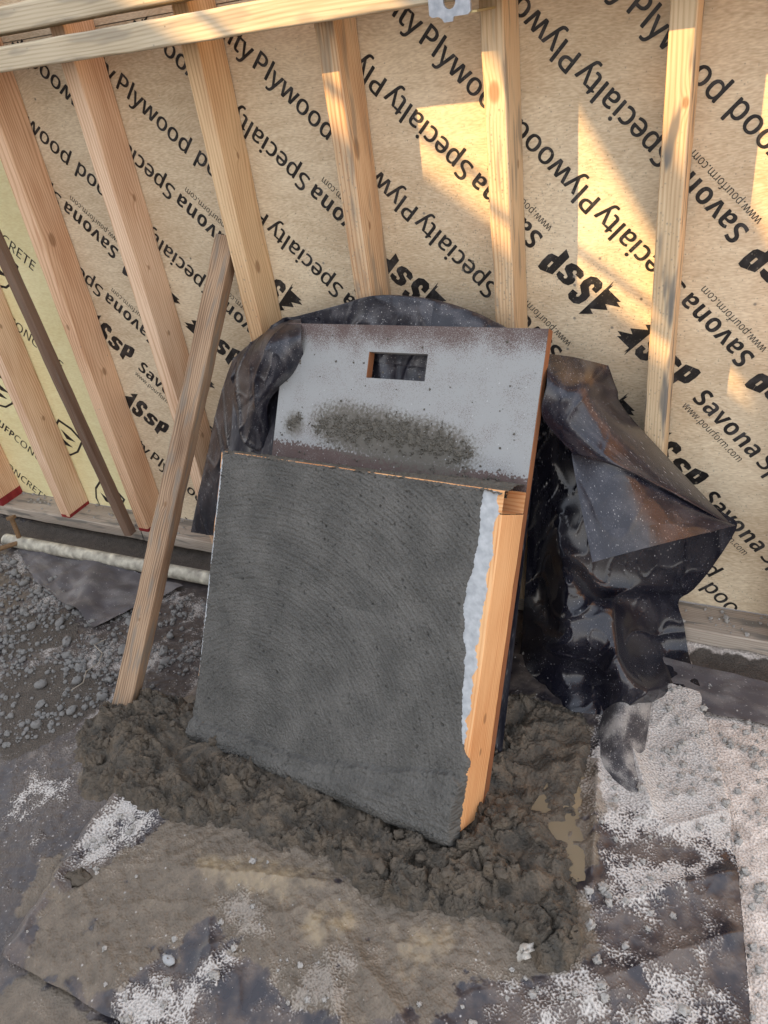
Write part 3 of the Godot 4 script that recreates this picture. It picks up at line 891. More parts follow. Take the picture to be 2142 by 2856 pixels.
func ground_map():
	var w := 2048
	var h := 1024
	var m := {}
	for k in ["mud", "dust", "soil", "slurry"]:
		var im := Image.create_from_data(520, 260, false, Image.FORMAT_L8, masks[k])
		im.resize(w, h, Image.INTERPOLATE_CUBIC)
		m[k] = im.get_data()
	var mm: PackedByteArray = m.mud
	var md: PackedByteArray = m.dust
	var ms: PackedByteArray = m.soil
	var ml: PackedByteArray = m.slurry
	var a1 := nbytes(w, h, 0.009, 201, 4)
	var a2 := nbytes(w, h, 0.038, 202, 5)
	var a3 := nbytes(w, h, 0.24, 203, 3)
	var a4 := nbytes(w, h, 0.017, 204, 6)
	var a5 := nbytes(w, h, 0.0135, 205, 6)
	var d := PackedByteArray()
	d.resize(w * h * 3)
	var rg := PackedByteArray()
	rg.resize(w * h)
	var hg := PackedByteArray()
	hg.resize(w * h)
	for j in h:
		var z := GZ0 + GH * j / h
		var xr := lookup(SHEET_RIGHT, z)
		var xl := lookup(SHEET_LEFT, z)
		for i in w:
			var k := j * w + i
			var x := GX0 + GW * i / w
			var n1 := a1[k] / 255.0
			var n2 := a2[k] / 255.0
			var n3 := a3[k] / 255.0
			var n4 := a4[k] / 255.0
			var n5 := a5[k] / 255.0
			var r := 0.0
			var g := 0.0
			var b := 0.0
			var ro := 0.9
			if x > xr:
				var t := clampf(0.5 + 1.5 * (0.40 * n3 + 0.30 * n2 + 0.30 * n4 - 0.5), 0.0, 1.0)
				r = lerpf(146, 240, t); g = lerpf(135, 228, t); b = lerpf(126, 216, t)
			else:
				# bare film, then thin dry film, dust, mud
				r = 40; g = 37; b = 42; ro = 0.26
				var film := smoothstep(0.22, 0.66, n1 * 0.6 + n2 * 0.4)
				if x < xl: film = 0.45 + 0.55 * film
				film *= 0.85
				var lf := 0.80 if x < xl else 1.0
				r = lerpf(r, 104 * lf, film); g = lerpf(g, 92 * lf, film); b = lerpf(b, 83 * lf, film); ro = lerpf(ro, 0.6, film)
				var dust := smoothstep(0.56, 0.76, md[k] / 255.0 * 0.56 + n4 * 0.60 + (n2 - 0.5) * 0.30 + (n3 - 0.5) * 0.55)
				dust = maxf(dust, smoothstep(0.52, 0.76, smoothstep(-0.24, -0.12, x) * (0.17 + 0.58 * smoothstep(0.66, 0.52, z)) + n4 * 0.50 + (n2 - 0.5) * 0.40 + (n3 - 0.5) * 0.55))
				if x < xl: dust = maxf(dust, 0.75 * smoothstep(0.52, 0.72, n1 * 0.55 + n2 * 0.3 + n3 * 0.25) * smoothstep(1.0, 0.6, z))
				var mud := smoothstep(0.50, 0.60, mm[k] / 255.0 * 0.50 + n5 * 0.5 + (n2 - 0.5) * 0.34 + 0.05)
				if mud > 0.0:
					var s := smoothstep(0.25, 0.95, ml[k] / 255.0 * 0.6 + (n2 - 0.5) * 0.5 + (n5 - 0.4) * 0.6)
					var t := n2 * 0.45 + n3 * 0.25 + n4 * 0.3
					var mr := lerpf(lerpf(76, 132, t), 144, s)
					var mg := lerpf(lerpf(68, 118, t), 128, s)
					var mb := lerpf(lerpf(58, 101, t), 102, s)
					r = lerpf(r, mr, mud); g = lerpf(g, mg, mud); b = lerpf(b, mb, mud); ro = lerpf(ro, 0.62 - 0.15 * s, mud)
					dust *= 1.0 - 0.6 * mud
				var dt := 0.6 + 0.4 * n3
				r = lerpf(r, 188 * dt + 30, dust); g = lerpf(g, 182 * dt + 29, dust); b = lerpf(b, 175 * dt + 28, dust); ro = lerpf(ro, 0.95, dust)
			var soil := smoothstep(0.4, 0.6, ms[k] / 255.0 + (n2 - 0.5) * 0.5)
			if soil > 0.0:
				var t := 0.5 * n3 + 0.5 * n2
				r = lerpf(r, lerpf(58, 98, t), soil); g = lerpf(g, lerpf(52, 89, t), soil); b = lerpf(b, lerpf(46, 80, t), soil); ro = lerpf(ro, 0.95, soil)
			var o := k * 3
			d[o] = int(clampf(r, 0, 255)); d[o + 1] = int(clampf(g, 0, 255)); d[o + 2] = int(clampf(b, 0, 255))
			rg[k] = int(ro * 255.0)
			hg[k] = int(clampf((0.35 * n2 + 0.65 * n3) * smoothstep(0.3, 0.95, ro), 0.0, 1.0) * 255.0)
	for s in 22000:
		var x := rng.randf_range(-1.5, 0.16)
		var z := rng.randf_range(0.3, 1.28)
		var px := (x - GX0) / GW * w
		var pz := (z - GZ0) / GH * h
		var k := int(pz) * w + int(px)
		if a4[k] < 90 or mm[k] > 150 and rng.randf() < 0.9: continue
		spot(d, w, h, px, pz, 0.1 + 1.2 * pow(rng.randf(), 8.0), c8(200, 195, 190).darkened(rng.randf() * 0.3))
	M.ground = stdmat(tex_rgb(w, h, d), 1.0, 0.5)
	M.ground.roughness_texture = tex_l(w, h, rg)
	M.ground.roughness_texture_channel = BaseMaterial3D.TEXTURE_CHANNEL_RED
	var nim := Image.create_from_data(w, h, false, Image.FORMAT_L8, hg)
	nim.bump_map_to_normal_map(5.0)
	nim.generate_mipmaps()
	M.ground.normal_enabled = true
	M.ground.normal_texture = ImageTexture.create_from_image(nim)
	M.ground.normal_scale = 0.8
	M.ground.texture_repeat = false

func guv(x: float, z: float) -> Vector2:
	return Vector2((x - GX0) / GW, (z - GZ0) / GH)

func make_ground():
	gn1 = noise(3.5, 41, 3)
	gn2 = noise(6.5, 42, 2)
	gn3 = noise(60.0, 43, 3)
	masks.mud = mask(MUD + PILE, 3).get_data()
	masks.dust = mask(DUST, 6).get_data()
	masks.slurry = mask(SLURRY, 4).get_data()
	masks.soil = mask(SOIL, 3).get_data()
	masks.pile = mask(PILE, 6).get_data()
	ground_map()
	# far ground: one big sheet, with the finely modelled yard lying just above it
	var far := put("ground", slab(-60, 60, -60, 60, -0.05, -0.035), triplanar(stdmat(tinted(256, 256, 0.02, 55, c8(98, 95, 92), c8(128, 124, 120)), 0.95), 1.2))
	far.rotation.x = -PI / 2
	tag(far, "dusty site ground", "ground", "", "structure")
	var nu := 560
	var nv := 280
	var P := PackedVector3Array()
	var UV := PackedVector2Array()
	for j in nv:
		var z := lerpf(0.0, 1.6, j / (nv - 1.0))
		for i in nu:
			var x := lerpf(-2.9, 1.0, i / (nu - 1.0))
			P.append(Vector3(x, ground_y(x, z), z))
			UV.append(guv(x, z))
	var yard := put("yard_ground", grid_mesh(P, UV, nu, nv, Vector3.UP), M.ground)
	tag(yard, "gritty grey yard ground in front of the wall", "ground", "", "structure")
	# the sheet underfoot
	nu = 330
	nv = 290
	P = PackedVector3Array()
	UV = PackedVector2Array()
	for j in nv:
		var z := lerpf(0.24, 1.176, j / (nv - 1.0))
		var x0 := lookup(SHEET_LEFT, z) + 0.010 * gn2.get_noise_2d(3.0, z * 2.0)
		var x1 := lookup(SHEET_RIGHT, z) + 0.008 * gn2.get_noise_2d(9.0, z * 2.0)
		for i in nu:
			var x := lerpf(x0, x1, i / (nu - 1.0))
			var zz := z + (0.010 * gn1.get_noise_2d(x * 1.5, 7.0) if j == nv - 1 else 0.0)
			var y := sheet_y(x, zz)
			var e := minf(x - x0, minf(x1 - x, 1.176 - z)) / 0.02
			if e < 1.0: y = lerpf(0.006 + 0.5 * (y - 0.006), y, maxf(e, 0.0))
			y += 0.011 * exp(-pow((x - x0 - 0.014) / 0.011, 2.0)) * (0.7 + 0.5 * gn1.get_noise_2d(z * 2.0, 3.0))
			P.append(Vector3(x, y, zz))
			UV.append(guv(x, zz))
	var sh := put("plastic_ground_sheet", grid_mesh(P, UV, nu, nv, Vector3.UP), M.ground)
	tag(sh, "black plastic sheet lying on the ground under the spilled concrete heap, smeared with mud", "plastic sheet")
	# loose corner of a second sheet beside the pipe
	nu = 40
	nv = 30
	P = PackedVector3Array()
	UV = PackedVector2Array()
	for j in nv:
		var t := j / (nv - 1.0)
		for i in nu:
			var s := i / (nu - 1.0)
			var q0 := Vector2(-2.06, 0.195).lerp(Vector2(-1.33, 0.245), s)
			var q1 := Vector2(-1.80, 0.345).lerp(Vector2(-1.46, 0.46), s)
			var q := q0.lerp(q1, t)
			P.append(Vector3(q.x, 0.006 + 0.025 * exp(-pow((s - 0.55 - 0.2 * t) / 0.12, 2.0)) * (0.3 + t) + 0.012 * gn2.get_noise_2d(q.x * 1.5, q.y * 1.5), q.y))
			UV.append(Vector2(s * 0.8, t * 0.5))
	M.dusty_film = stdmat(poly_tex(512, 71, c8(78, 74, 76), 5200, 0.5), 0.6, 0.45)
	var ls := put("plastic_scrap", grid_mesh(P, UV, nu, nv, Vector3.UP), M.dusty_film)
	tag(ls, "dusty dark plastic scrap tucked under the cream pipe", "plastic sheet")
	# small piece by the right end of the plate
	nu = 36
	nv = 24
	P = PackedVector3Array()
	UV = PackedVector2Array()
	for j in nv:
		var t := j / (nv - 1.0)
		for i in nu:
			var s := i / (nu - 1.0)
			var q := Vector2(-0.13, 0.155).lerp(Vector2(0.45, 0.19), s).lerp(Vector2(-0.1, 0.292).lerp(Vector2(0.45, 0.275), s), t)
			P.append(Vector3(q.x, 0.005 + 0.004 * gn2.get_noise_2d(q.x * 3.0, q.y * 3.0), q.y + 0.006 * gn2.get_noise_2d(q.x * 5.0, 3.0) * t))
			UV.append(Vector2(s, t * 0.4))
	var rs := put("plastic_scrap", grid_mesh(P, UV, nu, nv, Vector3.UP), M.dusty_film)
	tag(rs, "strip of dusty plastic lying in front of the bottom plate", "plastic sheet")
	# puddle of cement water beside the pile
	var st := SurfaceTool.new()
	st.begin(Mesh.PRIMITIVE_TRIANGLES)
	var pud := [Vector2(-0.20, 0.52), Vector2(-0.145, 0.53), Vector2(-0.125, 0.60), Vector2(-0.118, 0.71), Vector2(-0.165, 0.735), Vector2(-0.24, 0.72), Vector2(-0.26, 0.64), Vector2(-0.24, 0.55)]
	var c := Vector2(-0.185, 0.64)
	for k in pud.size():
		for q in [c, pud[k], pud[(k + 1) % pud.size()]]:
			st.set_normal(Vector3.UP)
			st.set_uv(Vector2.ZERO)
			st.add_vertex(Vector3(q.x, 0.0195, q.y))
	var pu := put("puddle", st.commit(), stdmat(c8(126, 113, 92), 0.06, 0.5))
	tag(pu, "small puddle of beige cement water at the edge of the concrete heap", "puddle")

# ---------------------------------------------------------------- plastic
func poly_tex(w: int, sd: int, base: Color, specks: int, film: float) -> ImageTexture:
	var a1 := nbytes(w, w, 0.012, sd, 4)
	var a2 := nbytes(w, w, 0.25, sd + 1, 2)
	var d := PackedByteArray()
	d.resize(w * w * 3)
	for k in w * w:
		var f := film * smoothstep(0.35, 0.8, a1[k] / 255.0 * 0.8 + a2[k] / 255.0 * 0.25)
		d[k * 3] = int(lerpf(base.r * 255.0, 128, f))
		d[k * 3 + 1] = int(lerpf(base.g * 255.0, 124, f))
		d[k * 3 + 2] = int(lerpf(base.b * 255.0, 120, f))
	var r2 := RandomNumberGenerator.new()
	r2.seed = sd
	var n := 0
	while n < specks:
		var x := r2.randf() * w
		var y := r2.randf() * w
		var q := r2.randf()
		var s := r2.randf()
		n += 1
		if q > a1[int(y) * w + int(x)] / 255.0 * 1.3: continue
		spot(d, w, w, x, y, 0.15 + 1.1 * pow(s, 7.0), c8(182, 180, 176).darkened(q * 0.3))
	return tex_rgb(w, w, d)

func make_plastic():
	M.poly = stdmat(poly_tex(512, 131, c8(22, 22, 31), 5200, 0.16), 0.22, 0.5)
	M.poly_dusty = stdmat(poly_tex(512, 141, c8(25, 25, 34), 14000, 0.38), 0.34, 0.5)
	M.poly_flap = stdmat(poly_tex(512, 151, c8(27, 27, 37), 8000, 0.26), 0.26, 0.5)
	M.poly_tail = stdmat(poly_tex(512, 161, c8(60, 58, 60), 20000, 1.3), 0.7, 0.4)
	var dr := thing("plastic_drape", Vector3(-0.6, 0, 0.12), "black plastic sheet bunched up behind the leaning panel, folded over at the side", "plastic sheet")
	var off := Vector3(0.6, 0, -0.12)
	var parts := [["upper_hump", HUMP, 16, 0.010, M.poly_dusty, 3, Vector2(1.6, 1.4)], ["side_bulge", LEFT_WING, 24, 0.008, M.poly_dusty, 5, Vector2(0.8, 1.0)], ["folded_flap", FLAP, 24, 0.003, M.poly_flap, 7, Vector2(0.9, 1.1)], ["hanging_layer", UNDER, 20, 0.009, M.poly, 9, Vector2(1.2, 1.2)], ["trailing_corner", TAIL, 16, 0.006, M.poly_tail, 11, Vector2(0.3, 0.6)]]
	for s in parts:
		var o := put(s[0], sheet_patch(s[1], s[2], Vector3(0, 0.3, 0.95), s[3], s[5], s[6]), s[4], dr)
		o.position = off

# ---------------------------------------------------------------- leaning test panel
const PH := 0.585
const PW := 0.633
const PD := 0.0955
const EDGE := [Vector2(-0.06, 0.633), Vector2(0.0, 0.635), Vector2(0.089, 0.633), Vector2(0.124, 0.637), Vector2(0.144, 0.625), Vector2(0.189, 0.614), Vector2(0.251, 0.607), Vector2(0.306, 0.604), Vector2(0.329, 0.597), Vector2(0.391, 0.589), Vector2(0.472, 0.599), Vector2(0.534, 0.598), Vector2(0.6, 0.596)]
const LIP := [Vector2(-0.1, 0.012), Vector2(0.184, 0.022), Vector2(0.323, 0.029), Vector2(0.406, 0.047), Vector2(0.503, 0.07), Vector2(0.592, 0.10), Vector2(0.65, 0.088)]
const BOARD_MUD := [Vector2(0.14, 0.655), Vector2(0.156, 0.678), Vector2(0.246, 0.699), Vector2(0.354, 0.699), Vector2(0.457, 0.685), Vector2(0.527, 0.658), Vector2(0.53, 0.605), Vector2(0.457, 0.616), Vector2(0.354, 0.627), Vector2(0.256, 0.631), Vector2(0.174, 0.632)]

func make_panel():
	var pn := thing("concrete_test_panel", Vector3(-0.9749, 0.0357, 0.6658), "grey concrete test panel in a fresh timber frame, leaning back against the wall", "test panel")
	pn.rotation = Vector3(-0.55771, -0.14553, 0.06008)
	# backing board with a hand hole
	var w := 768
	var h := 480
	var r := Rect2(0.05, 0.50, 0.59, 0.372)
	var a1 := nbytes(w, h, 0.01, 301, 3)
	var a2 := nbytes(w, h, 0.33, 302, 2)
	var a3 := nbytes(w, h, 0.09, 303, 3)
	var d := PackedByteArray()
	d.resize(w * h * 3)
	for j in h:
		var v := r.position.y + r.size.y * (1.0 - float(j) / h)
		for i in w:
			var k := j * w + i
			var u := r.position.x + r.size.x * i / w
			var n1 := a1[k] / 255.0
			var n2 := a2[k] / 255.0
			var strip := 0.622 - 0.012 * u / 0.6 + 0.02 * (a3[k] / 255.0 - 0.5)
			var dens := 0.80 - 0.46 * smoothstep(0.80, 0.868, v) + 0.3 * (n1 - 0.5)
			if v < strip: dens = 0.10 + 0.25 * n1
			var t := smoothstep(1.0 - dens - 0.20, 1.0 - dens + 0.20, n2 * 0.8 + a3[k] / 255.0 * 0.2)
			d[k * 3] = int(lerpf(94, 150, t)); d[k * 3 + 1] = int(lerpf(80, 151, t)); d[k * 3 + 2] = int(lerpf(76, 150, t))
			# damp mortar stain round the splash
			var sx := (u - 0.34) / 0.205
			var sy := (v - 0.652 + 0.02 * (u - 0.34) / 0.2) / 0.062
			var st_ := 1.0 - (sx * sx * sx * sx + sy * sy) + 0.9 * (a3[k] / 255.0 - 0.5)
			st_ = maxf(st_, 1.0 - Vector2(u - 0.104, v - 0.660).length() / 0.034 + 0.5 * (a3[k] / 255.0 - 0.5))
			var sm := smoothstep(0.0, 0.75, st_ + 0.6 * (n2 - 0.5))
			d[k * 3] = int(lerpf(d[k * 3], 98, sm)); d[k * 3 + 1] = int(lerpf(d[k * 3 + 1], 94, sm)); d[k * 3 + 2] = int(lerpf(d[k * 3 + 2], 87, sm))
	for s in 900:
		spot(d, w, h, rng.randf() * w, h * (0.15 + 0.85 * sqrt(rng.randf())), 0.1 + 1.6 * pow(rng.randf(), 5.0), c8(172, 174, 174))
	M.board = stdmat(tex_rgb(w, h, d), 0.85, 0.3)
	M.board.texture_repeat = false
	var st := SurfaceTool.new()
	st.begin(Mesh.PRIMITIVE_TRIANGLES)
	var z0 := -PD - 0.018
	var z1 := -PD
	for q in [[0.053, 0.270, 0.0, 0.868], [0.4025, 0.632, 0.0, 0.868], [0.270, 0.4025, 0.0, 0.765], [0.270, 0.4025, 0.816, 0.868]]:
		st.append_from(slab(q[0], q[1], q[2], q[3], z0, z1, r), 0, Transform3D())
	put("backing_board", st.commit(), M.board, pn)
	put("board_edge", slab(0.6322, 0.6336, 0.0, 0.8675, z0 + 0.0005, z1 - 0.0005), M.ply_edge, pn)
	put("hole_edge", slab(0.2702, 0.2716, 0.7655, 0.8155, z0 + 0.0005, z1 - 0.0005), M.ply_edge, pn)
	# timber frame: top rail runs over the side rails
	var fr := put("frame_timber", timber(0.038, PD, PW, 0.003, 51, 0.0008, 30, 0.1), M.fresh, pn)
	along(fr, Vector3(0, PH - 0.019, -PD * 0.5), Vector3(PW, PH - 0.019, -PD * 0.5), Vector3(0, 0, 1))
	fr = put("frame_timber", timber(0.038, PD, PH - 0.039, 0.003, 52, 0.0010, 30, 0.2), M.fresh, pn)
	fr.position = Vector3(PW - 0.019, 0, -PD * 0.5)
	fr = put("frame_timber", timber(0.038, PD, PH - 0.039, 0.003, 53, 0.0010, 30, 0.4), M.fresh, pn)
	fr.position = Vector3(0.019, 0, -PD * 0.5)
	fr = put("frame_timber", timber(0.038, PD, PW - 0.077, 0.003, 54, 0.0008, 30, 0.3), M.fresh, pn)
	along(fr, Vector3(0.0385, 0.019, -PD * 0.5), Vector3(PW - 0.0385, 0.019, -PD * 0.5), Vector3(0, 0, 1))
	# cement film on the front edges of the side timbers
	var nz := noise(17.0, 61, 5)
	var nb := noise(160.0, 62, 3)
	M.film = stdmat(tinted(256, 256, 0.05, 63, c8(150, 153, 155), c8(184, 186, 187)), 0.9)
	for sd in [0, 1]:
		var nu := 14
		var nv := 220
		var P := PackedVector3Array()
		var UV := PackedVector2Array()
		for j in nv:
			var v := lerpf(0.02, PH - 0.002, j / (nv - 1.0))
			var ua := 0.585
			var ub := 0.6255 + 0.008 * nz.get_noise_2d(v, 2.0) + 0.003 * nb.get_noise_2d(v, 5.0) - 0.008 * smoothstep(0.3, 0.15, v) * (0.5 + nz.get_noise_2d(v * 2.0, 8.0))
			if sd == 1:
				ua = 0.003
				ub = 0.03
			for i in nu:
				var s := i / (nu - 1.0)
				var u := lerpf(ua, ub, s)
				P.append(Vector3(u, v, 0.0012 + 0.0008 * nb.get_noise_2d(u, v) - (0.003 if s > 0.95 else 0.0)))
				UV.append(Vector2(u, v) * 4.0)
		put("cement_film", grid_mesh(P, UV, nu, nv, Vector3(0, 0, 1)), M.film, pn)
	# the concrete itself: brushed face, torn edges, a bulging lip along the bottom
	w = 512
	var c1 := nbytes(w, w, 0.012, 311, 4)
	var c2 := nbytes(w, w, 0.2, 312, 3)
	d = PackedByteArray()
	d.resize(w * w * 3)
	for k in w * w:
		var t := c1[k] / 255.0 * 0.55 + c2[k] / 255.0 * 0.45
		d[k * 3] = int(lerpf(67, 109, t)); d[k * 3 + 1] = int(lerpf(66, 106, t)); d[k * 3 + 2] = int(lerpf(63, 101, t))
	for s in 260:
		spot(d, w, w, rng.randf() * w, rng.randf() * w, 0.3 + 1.2 * pow(rng.randf(), 4.0), c8(62, 62, 60))
	for s in 26:
		var cx := rng.randf() * w
		var cy := rng.randf() * w
		for q in 14: spot(d, w, w, cx + rng.randf_range(-3, 3), cy + rng.randf_range(-7, 7), rng.randf_range(0.5, 1.6), c8(76, 75, 71))
	M.concrete = stdmat(tex_rgb(w, w, d), 0.78, 0.35)
	grain(M.concrete, 0.25, 416, 0.6, 4.0)
	var b1 := noise(1.0, 71, 2)
	var b2 := noise(1.0, 72, 3)
	var b3 := noise(90.0, 73, 2)
	var nu := 330
	var nv := 330
	var P := PackedVector3Array()
	var UV := PackedVector2Array()
	for j in nv:
		var v := lerpf(-0.035, PH - 0.001, j / (nv - 1.0))
		var uR := lookup(EDGE, v) + 0.004 * nz.get_noise_2d(v * 1.2, 1.0) + 0.002 * nb.get_noise_2d(v, 9.0)
		var uL := 0.004 + 0.004 * nz.get_noise_2d(v, 4.0) + 0.003 * nb.get_noise_2d(v, 3.0)
		if v < 0.2: uL -= 0.008 * smoothstep(0.2, 0.0, v)
		for i in nu:
			var u := lerpf(uL, uR, i / (nu - 1.0))
			var e := minf(u - uL, uR - u)
			# brush marks sweep round a centre low on the left
			var q := Vector2(u - 0.16, v - 0.02)
			var rad := q.length()
			var ang := atan2(q.y, q.x)
			var z := 0.0058 + 0.0016 * b1.get_noise_2d(rad * 150.0, ang * 4.0) + 0.0005 * b1.get_noise_2d(rad * 420.0 + 50.0, ang * 14.0) + 0.0022 * b2.get_noise_2d(u * 7.0, v * 7.0) + 0.0006 * b3.get_noise_2d(u * 5.0, v * 5.0)
			var pit := b3.get_noise_2d(u + 5.0, v)
			if pit > 0.52: z -= (pit - 0.52) * 0.02
			var lipv := lookup(LIP, u) + 0.010 * b2.get_noise_2d(u * 22.0, 3.0)
			if v < lipv:
				var dv := lipv - v
				z += 0.0105 * smoothstep(0.0, 0.004, dv) + 0.014 * smoothstep(0.0, 0.05, dv) + 0.003 * b2.get_noise_2d(u * 18.0, v * 50.0)
			if v < 0.0: z -= 0.035 * pow(-v / 0.035, 2.0) + 0.004 * b3.get_noise_2d(u * 2.0, v * 2.0)
			z = lerpf(0.0008 - 0.004 * smoothstep(0.0015, 0.0, e), z, smoothstep(0.0, 0.007, e))
			var top := PH - v
			z = lerpf(0.001, z, smoothstep(0.0, 0.006, top + 0.002 * nb.get_noise_2d(u, 1.0)))
			P.append(Vector3(u, v + (0.0015 * nb.get_noise_2d(u, 7.0) if j == nv - 1 else 0.0), z))
			UV.append(Vector2(u, 1.0 - v) * 1.5)
	put("concrete_face", grid_mesh(P, UV, nu, nv, Vector3(0, 0, 1)), M.concrete, pn)
	# mortar splashed on the board
	M.mortar = triplanar(stdmat(tinted(256, 256, 0.04, 81, c8(80, 77, 71), c8(112, 107, 98), 5), 0.85, 0.3), 7.0)
	grain(M.mortar, 0.12, 415, 1.0, 6.0)
	nu = 320
	nv = 120
	P = PackedVector3Array()
	UV = PackedVector2Array()
	var bm := PackedVector2Array(BOARD_MUD)
	for j in nv:
		var v := lerpf(0.57, 0.73, j / (nv - 1.0))
		for i in nu:
			var u := lerpf(0.06, 0.60, i / (nu - 1.0))
			var p := Vector2(u, v)
			var q := 1e9
			for k in bm.size():
				q = minf(q, p.distance_to(Geometry2D.get_closest_point_to_segment(p, bm[k], bm[(k + 1) % bm.size()])))
			if not Geometry2D.is_point_in_polygon(p, bm): q = -q
			q = maxf(q, 0.026 - p.distance_to(Vector2(0.104, 0.660)))
			q = maxf(q, 0.60 - v + 0.012 * b2.get_noise_2d(u * 14.0, 1.0) - 0.012 + 0.016 * smoothstep(0.35, 0.5, u))
			var z := -0.010 + 0.0135 * smoothstep(-0.03, 0.03, q - 0.008 + 0.030 * b2.get_noise_2d(u * 40.0, v * 40.0) + 0.02 * b3.get_noise_2d(u * 2.0, v * 2.0)) + 0.004 * b2.get_noise_2d(u * 55.0, v * 55.0) * smoothstep(-0.01, 0.02, q) + 0.0022 * b3.get_noise_2d(u * 2.0, v * 2.0)
			P.append(Vector3(u, v, -PD + z))
			UV.append(p)
	put("mortar_splash", grid_mesh(P, UV, nu, nv, Vector3(0, 0, 1)), M.mortar, pn)
	nu = 260
	nv = 40
	P = PackedVector3Array()
	UV = PackedVector2Array()
	for j in nv:
		var t := j / (nv - 1.0)
		for i in nu:
			var u := lerpf(0.004, 0.630, i / (nu - 1.0))
			var lip := 0.5 + 0.5 * b2.get_noise_2d(u * 26.0, 9.0) + 0.4 * b3.get_noise_2d(u, 3.0)
			var z := lerpf(-PD, 0.006, t)
			var y := PH + 0.0012 + 0.004 * b2.get_noise_2d(u * 40.0, z * 40.0) + 0.0025 * b3.get_noise_2d(u * 2.0, z * 2.0) + 0.010 * smoothstep(0.30, 0.58, u) * smoothstep(-0.02, -0.06, z)
			if z > -0.004: y = PH + 0.001 - (0.010 * lip + 0.001) * (z + 0.004) / 0.010
			P.append(Vector3(u, y, z + 0.002 * b3.get_noise_2d(u * 2.0, 7.0) * smoothstep(-0.01, 0.0, z)))
			UV.append(Vector2(u, z))
	put("ledge_mortar", grid_mesh(P, UV, nu, nv, Vector3(0, 1, 0.2)), M.mortar, pn)
	# crumbs on the ledge and stuck to the board
	var mm := MultiMesh.new()
	mm.transform_format = MultiMesh.TRANSFORM_3D
	mm.mesh = lump(91, 0.5, 0.8, 6, 8)
	mm.instance_count = 420
	for k in 420:
		var s := 0.0009 + 0.0042 * pow(rng.randf(), 5.0)
		var p := Vector3(rng.randf_range(0.06, 0.62), PH + s * 0.4, rng.randf_range(-PD, -0.004))
		if k > 170: s *= 0.55
		if k > 170: p = Vector3(rng.randf_range(0.06, 0.62), 0.60 + 0.25 * pow(rng.randf(), 2.0), -PD + s * 0.2)
		if k < 60:
			p.x = rng.randf_range(0.42, 0.62)
			s *= 1.4
		mm.set_instance_transform(k, Transform3D(Basis.from_euler(Vector3(rng.randf() * 6.0, rng.randf() * 6.0, rng.randf() * 6.0)).scaled(Vector3.ONE * s), p))
	var mi := MultiMeshInstance3D.new()
	mi.name = "mortar_crumbs"
	mi.multimesh = mm
	mi.material_override = M.mortar
	pn.add_child(mi)
	mi.set_meta("kind", "stuff")

